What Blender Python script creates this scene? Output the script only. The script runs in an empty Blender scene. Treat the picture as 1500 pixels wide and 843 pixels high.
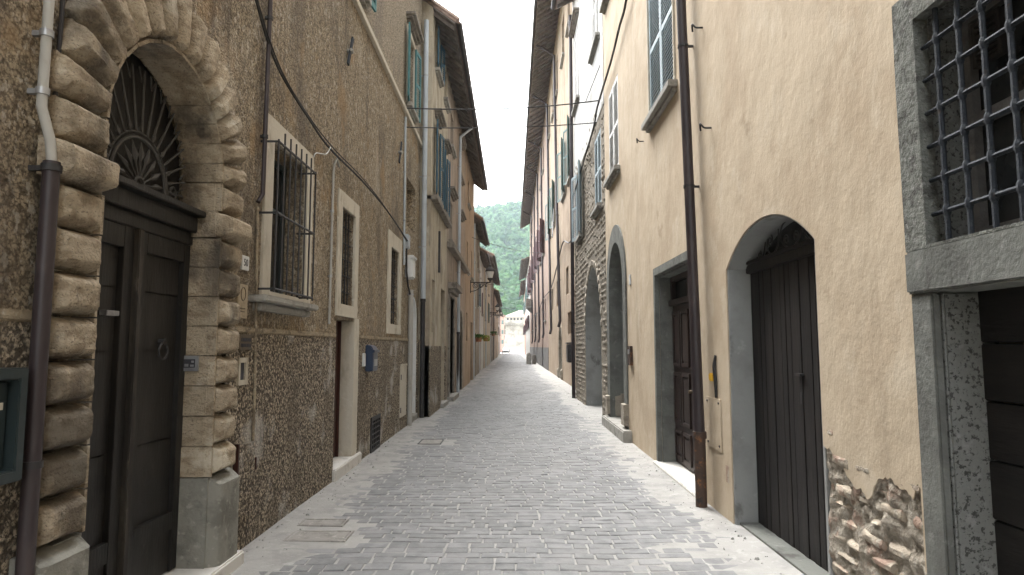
import bpy, bmesh, math, random
from mathutils import Vector, noise, geometry
random.seed(7)
R = math.radians
sc = bpy.context.scene
col = sc.collection
rnd = random.uniform

# ------------------------------------------------------------------ materials
def M(name, base, layers=(), bumps=(), rough=.85, metal=0., spec=.3, island=0., emit=None):
    m = bpy.data.materials.new(name); m.use_nodes = True
    nt = m.node_tree; n = nt.nodes; l = nt.links; n.clear()
    out = n.new('ShaderNodeOutputMaterial'); b = n.new('ShaderNodeBsdfPrincipled')
    l.new(b.outputs[0], out.inputs[0])
    b.inputs['Roughness'].default_value = rough; b.inputs['Metallic'].default_value = metal
    b.inputs['Specular IOR Level'].default_value = spec
    geo = n.new('ShaderNodeNewGeometry')
    def tex(kind, scale, stretch):
        mp = n.new('ShaderNodeMapping'); l.new(geo.outputs['Position'], mp.inputs[0])
        mp.inputs['Scale'].default_value = stretch
        mp.inputs['Location'].default_value = (0, 0, 0) if kind == 'voro' else (len(n)*1.7 % 11, len(n)*.9 % 7, len(n)*.37 % 5)
        if kind in ('voro', 'edge'):
            t = n.new('ShaderNodeTexVoronoi'); t.inputs['Scale'].default_value = scale
            if kind == 'edge': t.feature = 'DISTANCE_TO_EDGE'
            nz = n.new('ShaderNodeTexNoise'); nz.inputs['Scale'].default_value = scale*.7; nz.inputs['Detail'].default_value = 3
            l.new(mp.outputs[0], nz.inputs['Vector']); va = n.new('ShaderNodeVectorMath'); va.operation = 'MULTIPLY_ADD'
            l.new(nz.outputs['Color'], va.inputs[0]); va.inputs[1].default_value = (1.1/scale,)*3; l.new(mp.outputs[0], va.inputs[2])
            l.new(va.outputs[0], t.inputs['Vector']); return t.outputs['Distance']
        if kind == 'cell':
            t = n.new('ShaderNodeTexVoronoi'); t.inputs['Scale'].default_value = scale
            l.new(mp.outputs[0], t.inputs['Vector'])
            s = n.new('ShaderNodeSeparateColor'); l.new(t.outputs['Color'], s.inputs[0]); return s.outputs[0]
        if kind == 'wave':
            t = n.new('ShaderNodeTexWave'); t.inputs['Scale'].default_value = scale
            t.inputs['Distortion'].default_value = 6; t.inputs['Detail'].default_value = 3
            l.new(mp.outputs[0], t.inputs['Vector']); return t.outputs['Fac']
        t = n.new('ShaderNodeTexNoise'); t.inputs['Scale'].default_value = scale
        t.inputs['Detail'].default_value = 7; t.inputs['Roughness'].default_value = .62
        l.new(mp.outputs[0], t.inputs['Vector']); return t.outputs['Fac']
    cur = None
    def mix(fac, c2, mode='MIX'):
        nonlocal cur
        x = n.new('ShaderNodeMix'); x.data_type = 'RGBA'; x.blend_type = mode
        l.new(fac, x.inputs[0])
        if cur is None: x.inputs[6].default_value = (*base, 1)
        else: l.new(cur, x.inputs[6])
        x.inputs[7].default_value = (*c2, 1); cur = x.outputs[2]
    for L in layers:
        c2, scale, lo, hi = L[:4]
        stretch = L[4] if len(L) > 4 else (1, 1, 1)
        kind = L[5] if len(L) > 5 else 'noise'
        amt = L[6] if len(L) > 6 else 1.
        r = n.new('ShaderNodeMapRange'); r.inputs[1].default_value = lo; r.inputs[2].default_value = hi
        r.inputs[4].default_value = amt; r.interpolation_type = 'SMOOTHSTEP'
        l.new(tex(kind, scale, stretch), r.inputs[0]); mix(r.outputs[0], c2)
    if island:
        r = n.new('ShaderNodeMapRange'); r.inputs[3].default_value = 1-island; r.inputs[4].default_value = 1+island
        l.new(geo.outputs['Random Per Island'], r.inputs[0])
        h = n.new('ShaderNodeHueSaturation'); l.new(r.outputs[0], h.inputs['Value'])
        if cur is None: h.inputs['Color'].default_value = (*base, 1)
        else: l.new(cur, h.inputs['Color'])
        cur = h.outputs[0]
    if cur is None: b.inputs['Base Color'].default_value = (*base, 1)
    else: l.new(cur, b.inputs['Base Color'])
    prev = None
    for B in bumps:
        kind, scale, dist = B[:3]; stretch = B[3] if len(B) > 3 else (1, 1, 1)
        bp = n.new('ShaderNodeBump'); bp.inputs['Distance'].default_value = abs(dist); bp.inputs['Strength'].default_value = 1
        bp.invert = dist < 0
        l.new(tex(kind, scale, stretch), bp.inputs['Height'])
        if prev: l.new(prev, bp.inputs['Normal'])
        prev = bp.outputs[0]
    if prev: l.new(prev, b.inputs['Normal'])
    if emit: b.inputs['Emission Color'].default_value = (*emit[0], 1); b.inputs['Emission Strength'].default_value = emit[1]
    return m

rough_b = (('voro', 46, .022), ('noise', 9, .035))
MT = {}
MT['roughcast'] = M('roughcast', (.56, .46, .325), [
    ((.30, .245, .175), 20, .47, .60), ((.13, .10, .072), 48, .42, .74, (1, 1, 1), 'voro', .7), ((.12, .095, .07), 70, .54, .62, (1, 1, 1), 'noise', .75), ((.70, .63, .52), 18, .55, .64, (1, 1, .8), 'noise', .8),  # voro layer: crevice shade put into the colour, together with pit dirt
    ((.19, .162, .13), 1.1, .50, .66, (1, 1, .40), 'noise', .65), ((.46, .31, .17), 1.7, .55, .67, (1, 1, .8), 'noise', .6), ((.12, .10, .085), 2.4, .56, .70, (1, 1, .11), 'noise', .6), ((.68, .61, .50), .9, .58, .70, (1, 1, .5), 'noise', .35)], (('voro', 48, -.028), ('noise', 9, .05, (1, .8, .7)), ('noise', 50, .03)), .95, spec=.1)
MT['roughcast_plinth'] = M('roughcast_plinth', (.60, .51, .385), [
    ((.28, .24, .19), 24, .46, .60), ((.07, .058, .047), 38, .36, .70, (1, 1, 1), 'voro', .85), ((.07, .06, .05), 75, .51, .57, (1, 1, 1), 'noise', .85), ((.16, .135, .105), 1.0, .49, .67, (1, 1, .7), 'noise', .6),  # dark voro cell edges paint shade between the pebbles, plus grime in the pits
    ((.60, .57, .52), 1.4, .56, .67, (1, 1, 1), 'noise', .65), ((.09, .08, .07), 2.8, .57, .70, (1, 1, .15), 'noise', .5)], (('voro', 38, -.025), ('noise', 45, .025), ('noise', 6, .03)), .95, spec=.1)
MT['roughcast_upper'] = M('roughcast_upper', (.40, .34, .26), [((.17, .14, .10), 36, .40, .66, (1, 1, 1), 'voro', .8), ((.22, .19, .155), 1.2, .48, .66, (1, 1, .5)), ((.50, .44, .35), 20, .56, .68)], (('voro', 36, -.025), ('noise', 30, .02)), .95, spec=.1)  # voro layer paints crevice shading and dirt where the bump alone stays weak
MT['mortar_band'] = M('mortar_band', (.36, .30, .215), [((.20, .165, .12), 9, .45, .65), ((.46, .41, .33), 25, .55, .7), ((.12, .10, .08), 14, .58, .68, (1, .5, 1), 'noise', .8)], (('noise', 25, .03),), .95, spec=.1)
MT['plaster_light'] = M('plaster_light', (.52, .48, .40), [((.36, .32, .25), 5, .5, .72, (1, 1, .4)), ((.60, .57, .50), 14, .55, .75)], (('noise', 30, .006), ('noise', 4, .01)), .9, spec=.15)
MT['plaster_white'] = M('plaster_white', (.66, .68, .68), [((.5, .5, .49), 4, .5, .75)], (('noise', 22, .005),), .85, spec=.2)
MT['portal_stone'] = M('portal_stone', (.40, .335, .245), [
    ((.27, .215, .15), 7, .45, .62, (1, 1, 2)), ((.12, .095, .072), 60, .57, .66, (1, 1, 1.6), 'noise', .8), ((.50, .45, .36), 3.1, .55, .68),
    ((.085, .072, .057), 1.7, .50, .66, (1, 1, .6), 'noise', .85), ((.05, .045, .04), 3.3, .60, .70, (1, 1, .5), 'noise', .7)], (('noise', 75, .009), ('voro', 60, -.004), ('noise', 14, .010, (1, 1, 2.2))), .92, spec=.15, island=.14)
MT['grey_stone'] = M('grey_stone', (.24, .235, .205), [((.16, .155, .135), 5, .45, .65), ((.32, .31, .27), 18, .55, .7), ((.09, .085, .075), 2.4, .6, .72)], (('noise', 40, .008), ('noise', 6, .015)), .9, spec=.15)
MT['marble'] = M('marble', (.62, .60, .56), [((.42, .40, .36), 6, .5, .7)], (('noise', 20, .004),), .7)
MT['dark_door'] = M('dark_door', (.014, .013, .012), [((.026, .024, .022), 5, .45, .65, (1, 1, .25)), ((.085, .075, .063), 12, .63, .76, (1, 1, .35), 'noise', .6), ((.008, .0075, .007), 3, .55, .7), ((.05, .046, .04), 1.4, .56, .72, (1, 1, .5), 'noise', .5)], (('noise', 50, .003, (1, 1, .15)),), .5, spec=.35)
MT['worn_wood'] = M('worn_wood', (.05, .043, .035), [((.025, .022, .02), 8, .45, .6, (1, 1, .2)), ((.11, .095, .08), 20, .6, .72, (1, 1, .2))], (('noise', 60, .004, (1, 1, .15)),), .7)
MT['plank_door'] = M('plank_door', (.014, .012, .0115), [((.024, .020, .018), 9, .45, .65, (1, 1, .12)), ((.045, .038, .033), 24, .62, .77, (1, 1, .1), 'noise', .5)], (('noise', 60, .003, (1, 1, .08)),), .6, spec=.3)
MT['brown_door'] = M('brown_door', (.036, .022, .018), [((.020, .013, .011), 7, .4, .65, (1, 1, .15)), ((.07, .055, .046), 14, .64, .75, (1, 1, .3), 'noise', .6)], (('noise', 50, .003, (1, 1, .12)),), .5, spec=.4)
MT['red_door'] = M('red_door', (.06, .022, .016), [((.035, .014, .01), 9, .45, .65, (1, 1, .15))], (), .5)
MT['boards'] = M('boards', (.013, .0115, .0105), [((.022, .019, .017), 9, .45, .65, (1, .2, 1))], (('noise', 50, .004, (1, .15, 1)),), .7)
MT['iron'] = M('iron', (.030, .029, .030), [((.075, .05, .035), 18, .6, .72)], (('noise', 60, .002),), .6, spec=.4)
MT['lattice_iron'] = M('lattice_iron', (.026, .031, .039), [((.05, .055, .06), 30, .5, .7), ((.06, .042, .032), 14, .60, .74)], (('noise', 90, .005),), .75, spec=.25)
MT['grey_plaster'] = M('grey_plaster', (.30, .305, .295), [((.24, .24, .232), 2, .45, .66), ((.13, .126, .118), 2.4, .57, .66, (1, 1, .6), 'noise', .75), ((.36, .36, .35), 6, .6, .7)], (('noise', 9, .006),), .92, spec=.12)
MT['old_mortar'] = M('old_mortar', (.42, .375, .31), [((.36, .265, .21), 3.2, .54, .62), ((.26, .225, .18), 8, .5, .66), ((.52, .48, .42), 20, .56, .70)], (('noise', 50, .025), ('noise', 16, .03), ('voro', 30, .012)), .95, spec=.1)
MT['glass'] = M('glass', (.018, .020, .022), [((.035, .035, .034), 3, .45, .7)], (), .18, spec=.5)
MT['beige'] = M('beige', (.50, .415, .308), [
    ((.43, .345, .248), 1.5, .40, .66, (1, 1, .85)), ((.535, .46, .355), 2.6, .52, .68, (1, 1, .8), 'noise', .7),
    ((.40, .32, .225), .7, .55, .72, (1, 1, .7), 'noise', .6), ((.37, .295, .205), 6, .62, .76, (1, 1, .7), 'noise', .4), ((.55, .485, .385), 12, .60, .76, (1, .8, .5), 'noise', .4), ((.34, .275, .20), 1.7, .57, .74, (1, 1, .11), 'noise', .45), ((.30, .225, .15), 1.3, .66, .72, (1, 1, 1), 'noise', .5)],
    (('noise', 2.2, .022, (1, 1, .8)), ('noise', 6, .004, (1, 1, .7)), ('noise', 60, .0014)), .9, spec=.12)
MT['concrete'] = M('concrete', (.165, .17, .155), [((.12, .122, .112), 3, .42, .66), ((.23, .23, .215), 9, .56, .72), ((.085, .082, .076), 2.6, .58, .70, (1, 1, .5), 'noise', .8)], (('noise', 35, .006), ('noise', 5, .01)), .92, spec=.12)
MT['pitted_concrete'] = M('pitted_concrete', (.22, .225, .212), [((.075, .075, .07), 48, .53, .60), ((.29, .29, .28), 12, .55, .7)], (('noise', 48, -.014), ('noise', 9, .02)), .95, spec=.1)
MT['rough_surround'] = M('rough_surround', (.17, .175, .157), [((.095, .095, .086), 9, .46, .62), ((.25, .245, .23), 30, .55, .7)], (('noise', 42, .012), ('noise', 11, .03)), .95, spec=.1)
MT['rubble'] = M('rubble', (.40, .345, .275), [((.33, .235, .185), 4, .51, .60), ((.48, .44, .37), 11, .52, .66), ((.18, .145, .115), 22, .60, .70)], (('noise', 45, .012), ('noise', 14, .02)), .95, spec=.1, island=.2)
MT['stonewall'] = M('stonewall', (.27, .24, .195), [((.19, .17, .14), 5, .45, .65), ((.33, .295, .245), 9, .55, .7), ((.11, .095, .078), 22, .6, .7)], (('noise', 30, .02), ('noise', 9, .03)), .95, spec=.1, island=.2)
MT['stucco_white'] = M('stucco_white', (.50, .50, .48), [((.38, .37, .34), 2.5, .5, .7, (1, 1, .4))], (('noise', 20, .01),), .9, spec=.15)
MT['ochre'] = M('ochre', (.345, .275, .205), [((.25, .19, .135), 1.6, .45, .66, (1, 1, .35)), ((.41, .35, .28), 3.2, .54, .70, (1, 1, .5)), ((.15, .12, .092), 2.2, .56, .72, (1, 1, .25), 'noise', .75)], (('noise', 18, .012), ('noise', 5, .02)), .92, spec=.1)
MT['rose'] = M('rose', (.31, .235, .195), [((.24, .175, .14), 1.8, .45, .66, (1, 1, .35)), ((.38, .31, .27), 3, .55, .7), ((.12, .10, .085), 2.4, .56, .70, (1, 1, .2), 'noise', .75)], (('noise', 18, .012), ('noise', 5, .02)), .92, spec=.1)
MT['pale_yellow'] = M('pale_yellow', (.44, .385, .295), [((.30, .255, .195), 2.0, .46, .64, (1, 1, .35)), ((.52, .48, .40), 4, .54, .7, (1, 1, .4)), ((.14, .12, .10), 2.6, .56, .72, (1, 1, .3), 'noise', .8), ((.10, .085, .07), 9, .62, .72, (1, 1, .6), 'noise', .8)], (('noise', 16, .014), ('noise', 5, .025)), .92, spec=.1)
MT['greypink'] = M('greypink', (.34, .285, .235), [((.23, .19, .155), 2.0, .46, .66, (1, 1, .35)), ((.13, .11, .092), 3, .54, .70, (1, 1, .3), 'noise', .8), ((.42, .37, .31), 5, .58, .7)], (('noise', 16, .014), ('noise', 5, .025)), .92, spec=.1)
MT['peach'] = M('peach', (.37, .29, .215), [((.27, .205, .15), 1.8, .46, .66, (1, 1, .35)), ((.14, .11, .085), 3.5, .56, .70, (1, 1, .4), 'noise', .8), ((.43, .355, .28), 5, .58, .7)], (('noise', 16, .014), ('noise', 5, .025)), .92, spec=.1)
MT['greybrown'] = M('greybrown', (.28, .25, .215), [((.15, .135, .115), 2.4, .44, .64, (1, 1, .4)), ((.36, .33, .29), 4, .56, .7)], (('noise', 12, .02),), .92, spec=.1)
MT['cream'] = M('cream', (.47, .43, .34), [((.34, .30, .23), 1.5, .5, .7, (1, 1, .4)), ((.2, .18, .15), 2.6, .6, .72, (1, 1, .3), 'noise', .7)], (('noise', 12, .01),), .92, spec=.1)
MT['salmon'] = M('salmon', (.47, .32, .265), [((.36, .24, .2), 1.5, .5, .7, (1, 1, .4))], (), .92, spec=.1)
MT['grey_dado'] = M('grey_dado', (.17, .165, .16), [((.11, .105, .1), 3, .45, .65), ((.25, .24, .225), 6, .58, .72)], (('noise', 14, .015),), .92, spec=.1)
MT['dark_dado'] = M('dark_dado', (.20, .18, .15), [((.10, .09, .075), 30, .46, .58), ((.10, .09, .08), 1.6, .48, .66), ((.30, .27, .22), 5, .6, .72)], (('voro', 50, .02),), .95, spec=.1)
MT['shutter_teal'] = M('shutter_teal', (.055, .17, .18), [((.08, .22, .23), 6, .5, .7)], (), .55)
MT['shutter_blue'] = M('shutter_blue', (.035, .09, .13), [((.06, .13, .17), 6, .5, .7)], (), .55)
MT['shutter_pale'] = M('shutter_pale', (.33, .40, .43), [((.25, .30, .32), 7, .5, .72)], (), .6)
MT['shutter_white'] = M('shutter_white', (.60, .60, .58), [((.46, .46, .44), 7, .5, .72)], (), .6)
MT['shutter_green'] = M('shutter_green', (.10, .16, .15), [((.16, .22, .21), 6, .5, .72)], (), .6)
MT['shutter_purple'] = M('shutter_purple', (.09, .045, .05), [((.13, .07, .07), 6, .5, .72)], (), .6)
MT['sillstone'] = M('sillstone', (.33, .32, .29), [((.2, .19, .17), 7, .48, .68), ((.42, .41, .38), 15, .58, .72)], (('noise', 35, .006),), .9, spec=.15)
MT['hoodstone'] = M('hoodstone', (.24, .215, .185), [((.13, .115, .10), 7, .48, .66)], (('noise', 25, .01),), .9, spec=.15)
MT['pipe_purple'] = M('pipe_purple', (.036, .027, .029), [((.06, .046, .046), 7, .5, .7, (1, 1, .3))], (), .45, spec=.4)
MT['pipe_rust'] = M('pipe_rust', (.075, .048, .036), [((.22, .10, .04), 12, .55, .68), ((.035, .03, .028), 8, .5, .66)], (('noise', 40, .004),), .7)
MT['pipe_grey'] = M('pipe_grey', (.42, .46, .49), [((.32, .34, .36), 5, .5, .7, (1, 1, .3))], (), .5)
MT['conduit'] = M('conduit', (.38, .37, .34), [((.26, .25, .22), 8, .5, .7, (1, 1, .3))], (), .6)
MT['black_pipe'] = M('black_pipe', (.035, .033, .035), [((.06, .055, .05), 9, .5, .7)], (), .5)
MT['cable'] = M('cable', (.035, .034, .034), [((.07, .068, .066), 9, .5, .7)], (), .6)
MT['zinc'] = M('zinc', (.40, .41, .42), [((.28, .28, .29), 9, .5, .7)], (), .4, metal=.6)
MT['navy'] = M('navy', (.018, .035, .075), [], (), .35, spec=.5)
MT['dark_green'] = M('dark_green', (.020, .030, .032), [((.03, .042, .044), 9, .5, .7)], (), .35, spec=.5)
MT['white_plastic'] = M('white_plastic', (.62, .63, .62), [((.5, .5, .48), 9, .5, .75)], (), .5)
MT['paper'] = M('paper', (.55, .53, .46), [], (), .8)
MT['yellow'] = M('yellow', (.62, .36, .03), [], (), .5)
MT['ink'] = M('ink', (.05, .05, .06), [], (), .7)
MT['plaque'] = M('plaque', (.36, .30, .21), [((.27, .22, .15), 30, .5, .65)], (('noise', 70, .003),), .8)
MT['bronze'] = M('bronze', (.13, .10, .065), [((.08, .07, .05), 20, .5, .65)], (('noise', 70, .003),), .5, metal=.4)
MT['wood_eave'] = M('wood_eave', (.26, .235, .22), [((.17, .15, .135), 6, .45, .65, (1, .3, 1)), ((.33, .26, .22), 9, .6, .72)], (), .85)
MT['rafter'] = M('rafter', (.20, .18, .165), [((.12, .105, .095), 6, .45, .65)], (), .85)
MT['tile'] = M('tile', (.24, .175, .14), [((.16, .12, .10), 4, .45, .62), ((.32, .28, .23), 8, .58, .7)], (), .9, spec=.15, island=.2)
MT['dust'] = M('dust', (.335, .327, .31), [((.275, .27, .257), 3.2, .44, .64), ((.385, .377, .36), 11, .54, .70), ((.24, .232, .22), 1.1, .58, .74, (1, .5, 1), 'noise', .5)], (('noise', 70, .004), ('noise', 16, .006)), .95, spec=.1)
MT['sett'] = M('sett', (.212, .213, .213), [((.165, .167, .17), 6, .42, .64), ((.26, .256, .248), 1.3, .50, .74, (1, .6, 1), 'noise', .5), ((.30, .293, .28), 30, .60, .72, (1, 1, 1), 'noise', .5), ((.14, .14, .14), .8, .55, .70, (1, .35, 1), 'noise', .5)], (('noise', 45, .005), ('noise', 14, .008)), .75, spec=.3, island=.11)
MT['hatch'] = M('hatch', (.27, .255, .235), [((.20, .19, .175), 7, .45, .65), ((.38, .36, .33), 16, .55, .68)], (('noise', 50, .004),), .85)
MT['soil'] = M('soil', (.16, .15, .12), [((.10, .12, .06), .05, .45, .6)], (), .95)
MT['piazza'] = M('piazza', (.45, .44, .41), [((.38, .37, .35), .6, .45, .65)], (), .9)
MT['leaf'] = M('leaf', (.032, .078, .028), [((.062, .118, .040), .07, .42, .60), ((.015, .042, .020), .30, .46, .62)], (('noise', 1.3, .5),), .9, spec=.1, island=.45)
MT['hillgreen'] = M('hillgreen', (.04, .075, .025), [], (), .95)
MT['plant'] = M('plant', (.06, .14, .03), [], (), .7, island=.4)
MT['plant_yellow'] = M('plant_yellow', (.22, .26, .03), [], (), .7, island=.3)
MT['terracotta'] = M('terracotta', (.30, .13, .07), [], (), .85)
MT['fort'] = M('fort', (.40, .38, .335), [((.28, .26, .22), .35, .45, .62), ((.46, .44, .40), 1.1, .55, .7)], (('noise', 1.5, .1),), .95)
MT['fortroof'] = M('fortroof', (.42, .37, .32), [((.33, .28, .23), .8, .45, .62)], (), .95)
MT['carpaint'] = M('carpaint', (.16, .165, .175), [], (), .25, spec=.5)
MT['tyre'] = M('tyre', (.02, .02, .02), [], (), .8)
MT['lampglass'] = M('lampglass', (.62, .63, .60), [], (), .25)
MT['cutstone'] = M('cutstone', (.33, .295, .24), [((.22, .195, .16), 6, .45, .65)], (('noise', 18, .015), ('noise', 60, .008)), .92)

# ------------------------------------------------------------------ helpers
WL = {}                                                    # world location of every object built
class Fr:                                                  # facade frame: y along the street, z up, d out of the wall
    def __init__(s, X, g): s.X = X; s.g = g
    def __call__(s, y, z, d=0.): return (s.X + s.g*d, y, z)
class Turn:                                                # the same, swung about a vertical hinge (shutters)
    def __init__(s, fr, yh, d, ang): s.fr = fr; s.yh = yh; s.d = d; s.c = math.cos(ang); s.s = math.sin(ang)
    def __call__(s, u, z, w=0.): return s.fr(s.yh + u*s.c - w*s.s, z, s.d + abs(u)*abs(s.s) + w*abs(s.c))
class MB:
    def __init__(s): s.v = []; s.f = []
    def add(s, vs, fs):
        k = len(s.v); s.v += [tuple(p) for p in vs]; s.f += [tuple(i+k for i in f) for f in fs]
    def box(s, fr, y0, y1, z0, z1, d0, d1):
        s.add([fr(y, z, d) for y in (y0, y1) for z in (z0, z1) for d in (d0, d1)],
              [(0, 1, 3, 2), (4, 6, 7, 5), (0, 4, 5, 1), (2, 3, 7, 6), (0, 2, 6, 4), (1, 5, 7, 3)])
        return s
    def prism(s, fr, poly, d0, d1, holes=()):
        loops = [list(poly)] + [list(h) for h in holes]
        tri = geometry.tessellate_polygon([[Vector((y, z, 0)) for y, z in lp] for lp in loops])
        flat = [p for lp in loops for p in lp]; n = len(flat)
        vs = [fr(y, z, d0) for y, z in flat] + [fr(y, z, d1) for y, z in flat]
        fs = [tuple(t) for t in tri] + [tuple(i+n for i in reversed(t)) for t in tri]
        k = 0
        for lp in loops:
            m = len(lp)
            for i in range(m): fs.append((k+i, k+(i+1) % m, n+k+(i+1) % m, n+k+i))
            k += m
        s.add(vs, fs); return s
    def ribbon(s, fr, a, b, d0, d1):                       # band between two open outlines a, b of equal length
        n = len(a)
        vs = [fr(y, z, d) for d in (d0, d1) for P in (a, b) for y, z in P]
        fs = []
        for i in range(n-1):
            fs += [(i, i+1, n+i+1, n+i), (2*n+i, 3*n+i, 3*n+i+1, 2*n+i+1), (i, 2*n+i, 2*n+i+1, i+1), (n+i, n+i+1, 3*n+i+1, 3*n+i)]
        fs += [(0, n, 3*n, 2*n), (n-1, 3*n-1, 4*n-1, 2*n-1)]
        s.add(vs, fs); return s
    def tube(s, pts, r, seg=8, cap=True):
        pts = [Vector(p) for p in pts]; k = len(s.v); n = len(pts); prev = None
        rs = r if isinstance(r, (list, tuple)) else [r]*n
        for i, p in enumerate(pts):
            t = (pts[min(i+1, n-1)] - pts[max(i-1, 0)]).normalized()
            if prev is None:
                a = Vector((0, 0, 1)) if abs(t.z) < .9 else Vector((1, 0, 0)); u = t.cross(a).normalized()
            else: u = (prev - t*prev.dot(t)).normalized()
            prev = u; w = t.cross(u)
            for j in range(seg):
                an = 2*math.pi*j/seg; s.v.append(tuple(p + (u*math.cos(an) + w*math.sin(an))*rs[i]))
        for i in range(n-1):
            for j in range(seg): s.f.append((k+i*seg+j, k+i*seg+(j+1) % seg, k+(i+1)*seg+(j+1) % seg, k+(i+1)*seg+j))
        if cap:
            s.f.append(tuple(k+j for j in reversed(range(seg)))); s.f.append(tuple(k+(n-1)*seg+j for j in range(seg)))
        return s
    def lathe(s, c, prof, seg=16):                         # vertical axis, prof = (radius, z)
        k = len(s.v)
        for r, z in prof:
            for j in range(seg): s.v.append((c[0]+r*math.cos(2*math.pi*j/seg), c[1]+r*math.sin(2*math.pi*j/seg), c[2]+z))
        for i in range(len(prof)-1):
            for j in range(seg): s.f.append((k+i*seg+j, k+i*seg+(j+1) % seg, k+(i+1)*seg+(j+1) % seg, k+(i+1)*seg+j))
        return s
    def pillow(s, fr, q, d0, d1, n=9, seed=0, amp=.012, edge=.16):   # rusticated block on quad q, from d0 to the swollen face d1
        k = len(s.v); q = [Vector((a, b, 0)) for a, b in q]
        for j in range(n+1):
            for i in range(n+1):
                u, w = i/n, j/n
                p = (q[0]*(1-u) + q[1]*u)*(1-w) + (q[3]*(1-u) + q[2]*u)*w
                e = min(min(u, 1-u)*(q[1]-q[0]).length, min(w, 1-w)*(q[3]-q[0]).length)
                t = min(e/.036, 1.); h = .82*t+.18*math.sqrt(max(0, 1-(1-t)**2))
                nz = noise.noise(Vector((p.x*9+seed, p.y*9, seed*1.7)))*amp*.55 + noise.noise(Vector((p.x*28, p.y*28, seed)))*amp*.45
                jit = noise.noise(Vector((p.x*7, seed, p.y*7)))*.006 if e < .001 else 0
                s.v.append(fr(p.x+jit, p.y+jit, d0 + (d1-d0)*(.28+.72*h) + nz*(.3+.7*h)))
        for j in range(n):
            for i in range(n): a = k+j*(n+1)+i; s.f.append((a, a+1, a+n+2, a+n+1))
        ring = [k+i for i in range(n+1)] + [k+j*(n+1)+n for j in range(1, n+1)] + [k+n*(n+1)+i for i in range(n-1, -1, -1)] + [k+j*(n+1) for j in range(n-1, 0, -1)]
        b = len(s.v); m = len(ring)
        for t in ring:
            x, y, z = s.v[t]; s.v.append((fr.X + fr.g*d0, y, z))
        for i in range(m): s.f.append((ring[i], ring[(i+1) % m], b+(i+1) % m, b+i))
        return s
    def build(s, name, mat, parent=None, smooth=False, bevel=0., recalc=True, loc=None):
        o0 = Vector(WL[parent.as_pointer()]) if parent else Vector(loc or (0, 0, 0))
        me = bpy.data.meshes.new(name)
        me.from_pydata([tuple(Vector(p)-o0) for p in s.v], [], s.f)
        if recalc or bevel:
            bm = bmesh.new(); bm.from_mesh(me)
            if bevel:
                bmesh.ops.remove_doubles(bm, verts=bm.verts, dist=1e-5)
                bmesh.ops.recalc_face_normals(bm, faces=bm.faces)
                bmesh.ops.bevel(bm, geom=[e for e in bm.edges if len(e.link_faces) == 2 and e.calc_face_angle(0) > .7], offset=bevel, segments=2, affect='EDGES', clamp_overlap=True)
            bmesh.ops.recalc_face_normals(bm, faces=bm.faces); bm.to_mesh(me); bm.free()
        me.materials.append(mat if not isinstance(mat, str) else MT[mat])
        if smooth:
            me.polygons.foreach_set('use_smooth', [True]*len(me.polygons))
            if smooth != 'all':
                try: me.set_sharp_from_angle(angle=R(40))
                except Exception: pass
        ob = bpy.data.objects.new(name, me); col.objects.link(ob)
        ob.location = (0, 0, 0) if parent else tuple(o0)
        if parent: ob.parent = parent
        WL[ob.as_pointer()] = tuple(o0)
        return ob
def tag(o, label=None, cat=None, group=None, kind=None):
    if label: o['label'] = label
    if cat: o['category'] = cat
    if group: o['group'] = group
    if kind: o['kind'] = kind
    return o
def thing(name, label, cat, loc, group=None):
    o = bpy.data.objects.new(name, None); o.empty_display_size = .2; col.objects.link(o); o.location = loc
    WL[o.as_pointer()] = tuple(loc); return tag(o, label, cat, group)
def rect(y0, y1, z0, z1): return [(y0, z0), (y1, z0), (y1, z1), (y0, z1)]
def arcpts(y0, y1, zs, rise, n=18):                        # circular segment (or ellipse for rise >= half span), from y1 over the top to y0
    c = (y0+y1)/2; a = (y1-y0)/2
    if rise >= a*.98: return [(c+a*math.cos(math.pi*i/n), zs+rise*math.sin(math.pi*i/n)) for i in range(n+1)]
    r = (a*a+rise*rise)/(2*rise); t0 = math.asin(a/r)
    return [(c+r*math.sin(t0-2*t0*i/n), zs-(r-rise)+r*math.cos(t0-2*t0*i/n)) for i in range(n+1)]
def arch(y0, y1, z0, zs, rise, n=18): return [(y0, z0), (y1, z0)] + arcpts(y0, y1, zs, rise, n)
def text_mesh(s, size, fr, yc, zc, d, flip):
    cu = bpy.data.curves.new('lettering', 'FONT'); cu.body = s; cu.size = size; cu.align_x = 'CENTER'; cu.align_y = 'CENTER'; cu.extrude = .001
    o = bpy.data.objects.new('lettering', cu); col.objects.link(o); bpy.context.view_layer.update()
    me = o.evaluated_get(bpy.context.evaluated_depsgraph_get()).to_mesh()
    mb = MB(); mb.add([fr(yc + (-1 if flip else 1)*v.co.x, zc+v.co.y, d+v.co.z) for v in me.vertices], [tuple(p.vertices) for p in me.polygons])
    bpy.data.objects.remove(o); bpy.data.curves.remove(cu)
    return mb

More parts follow.
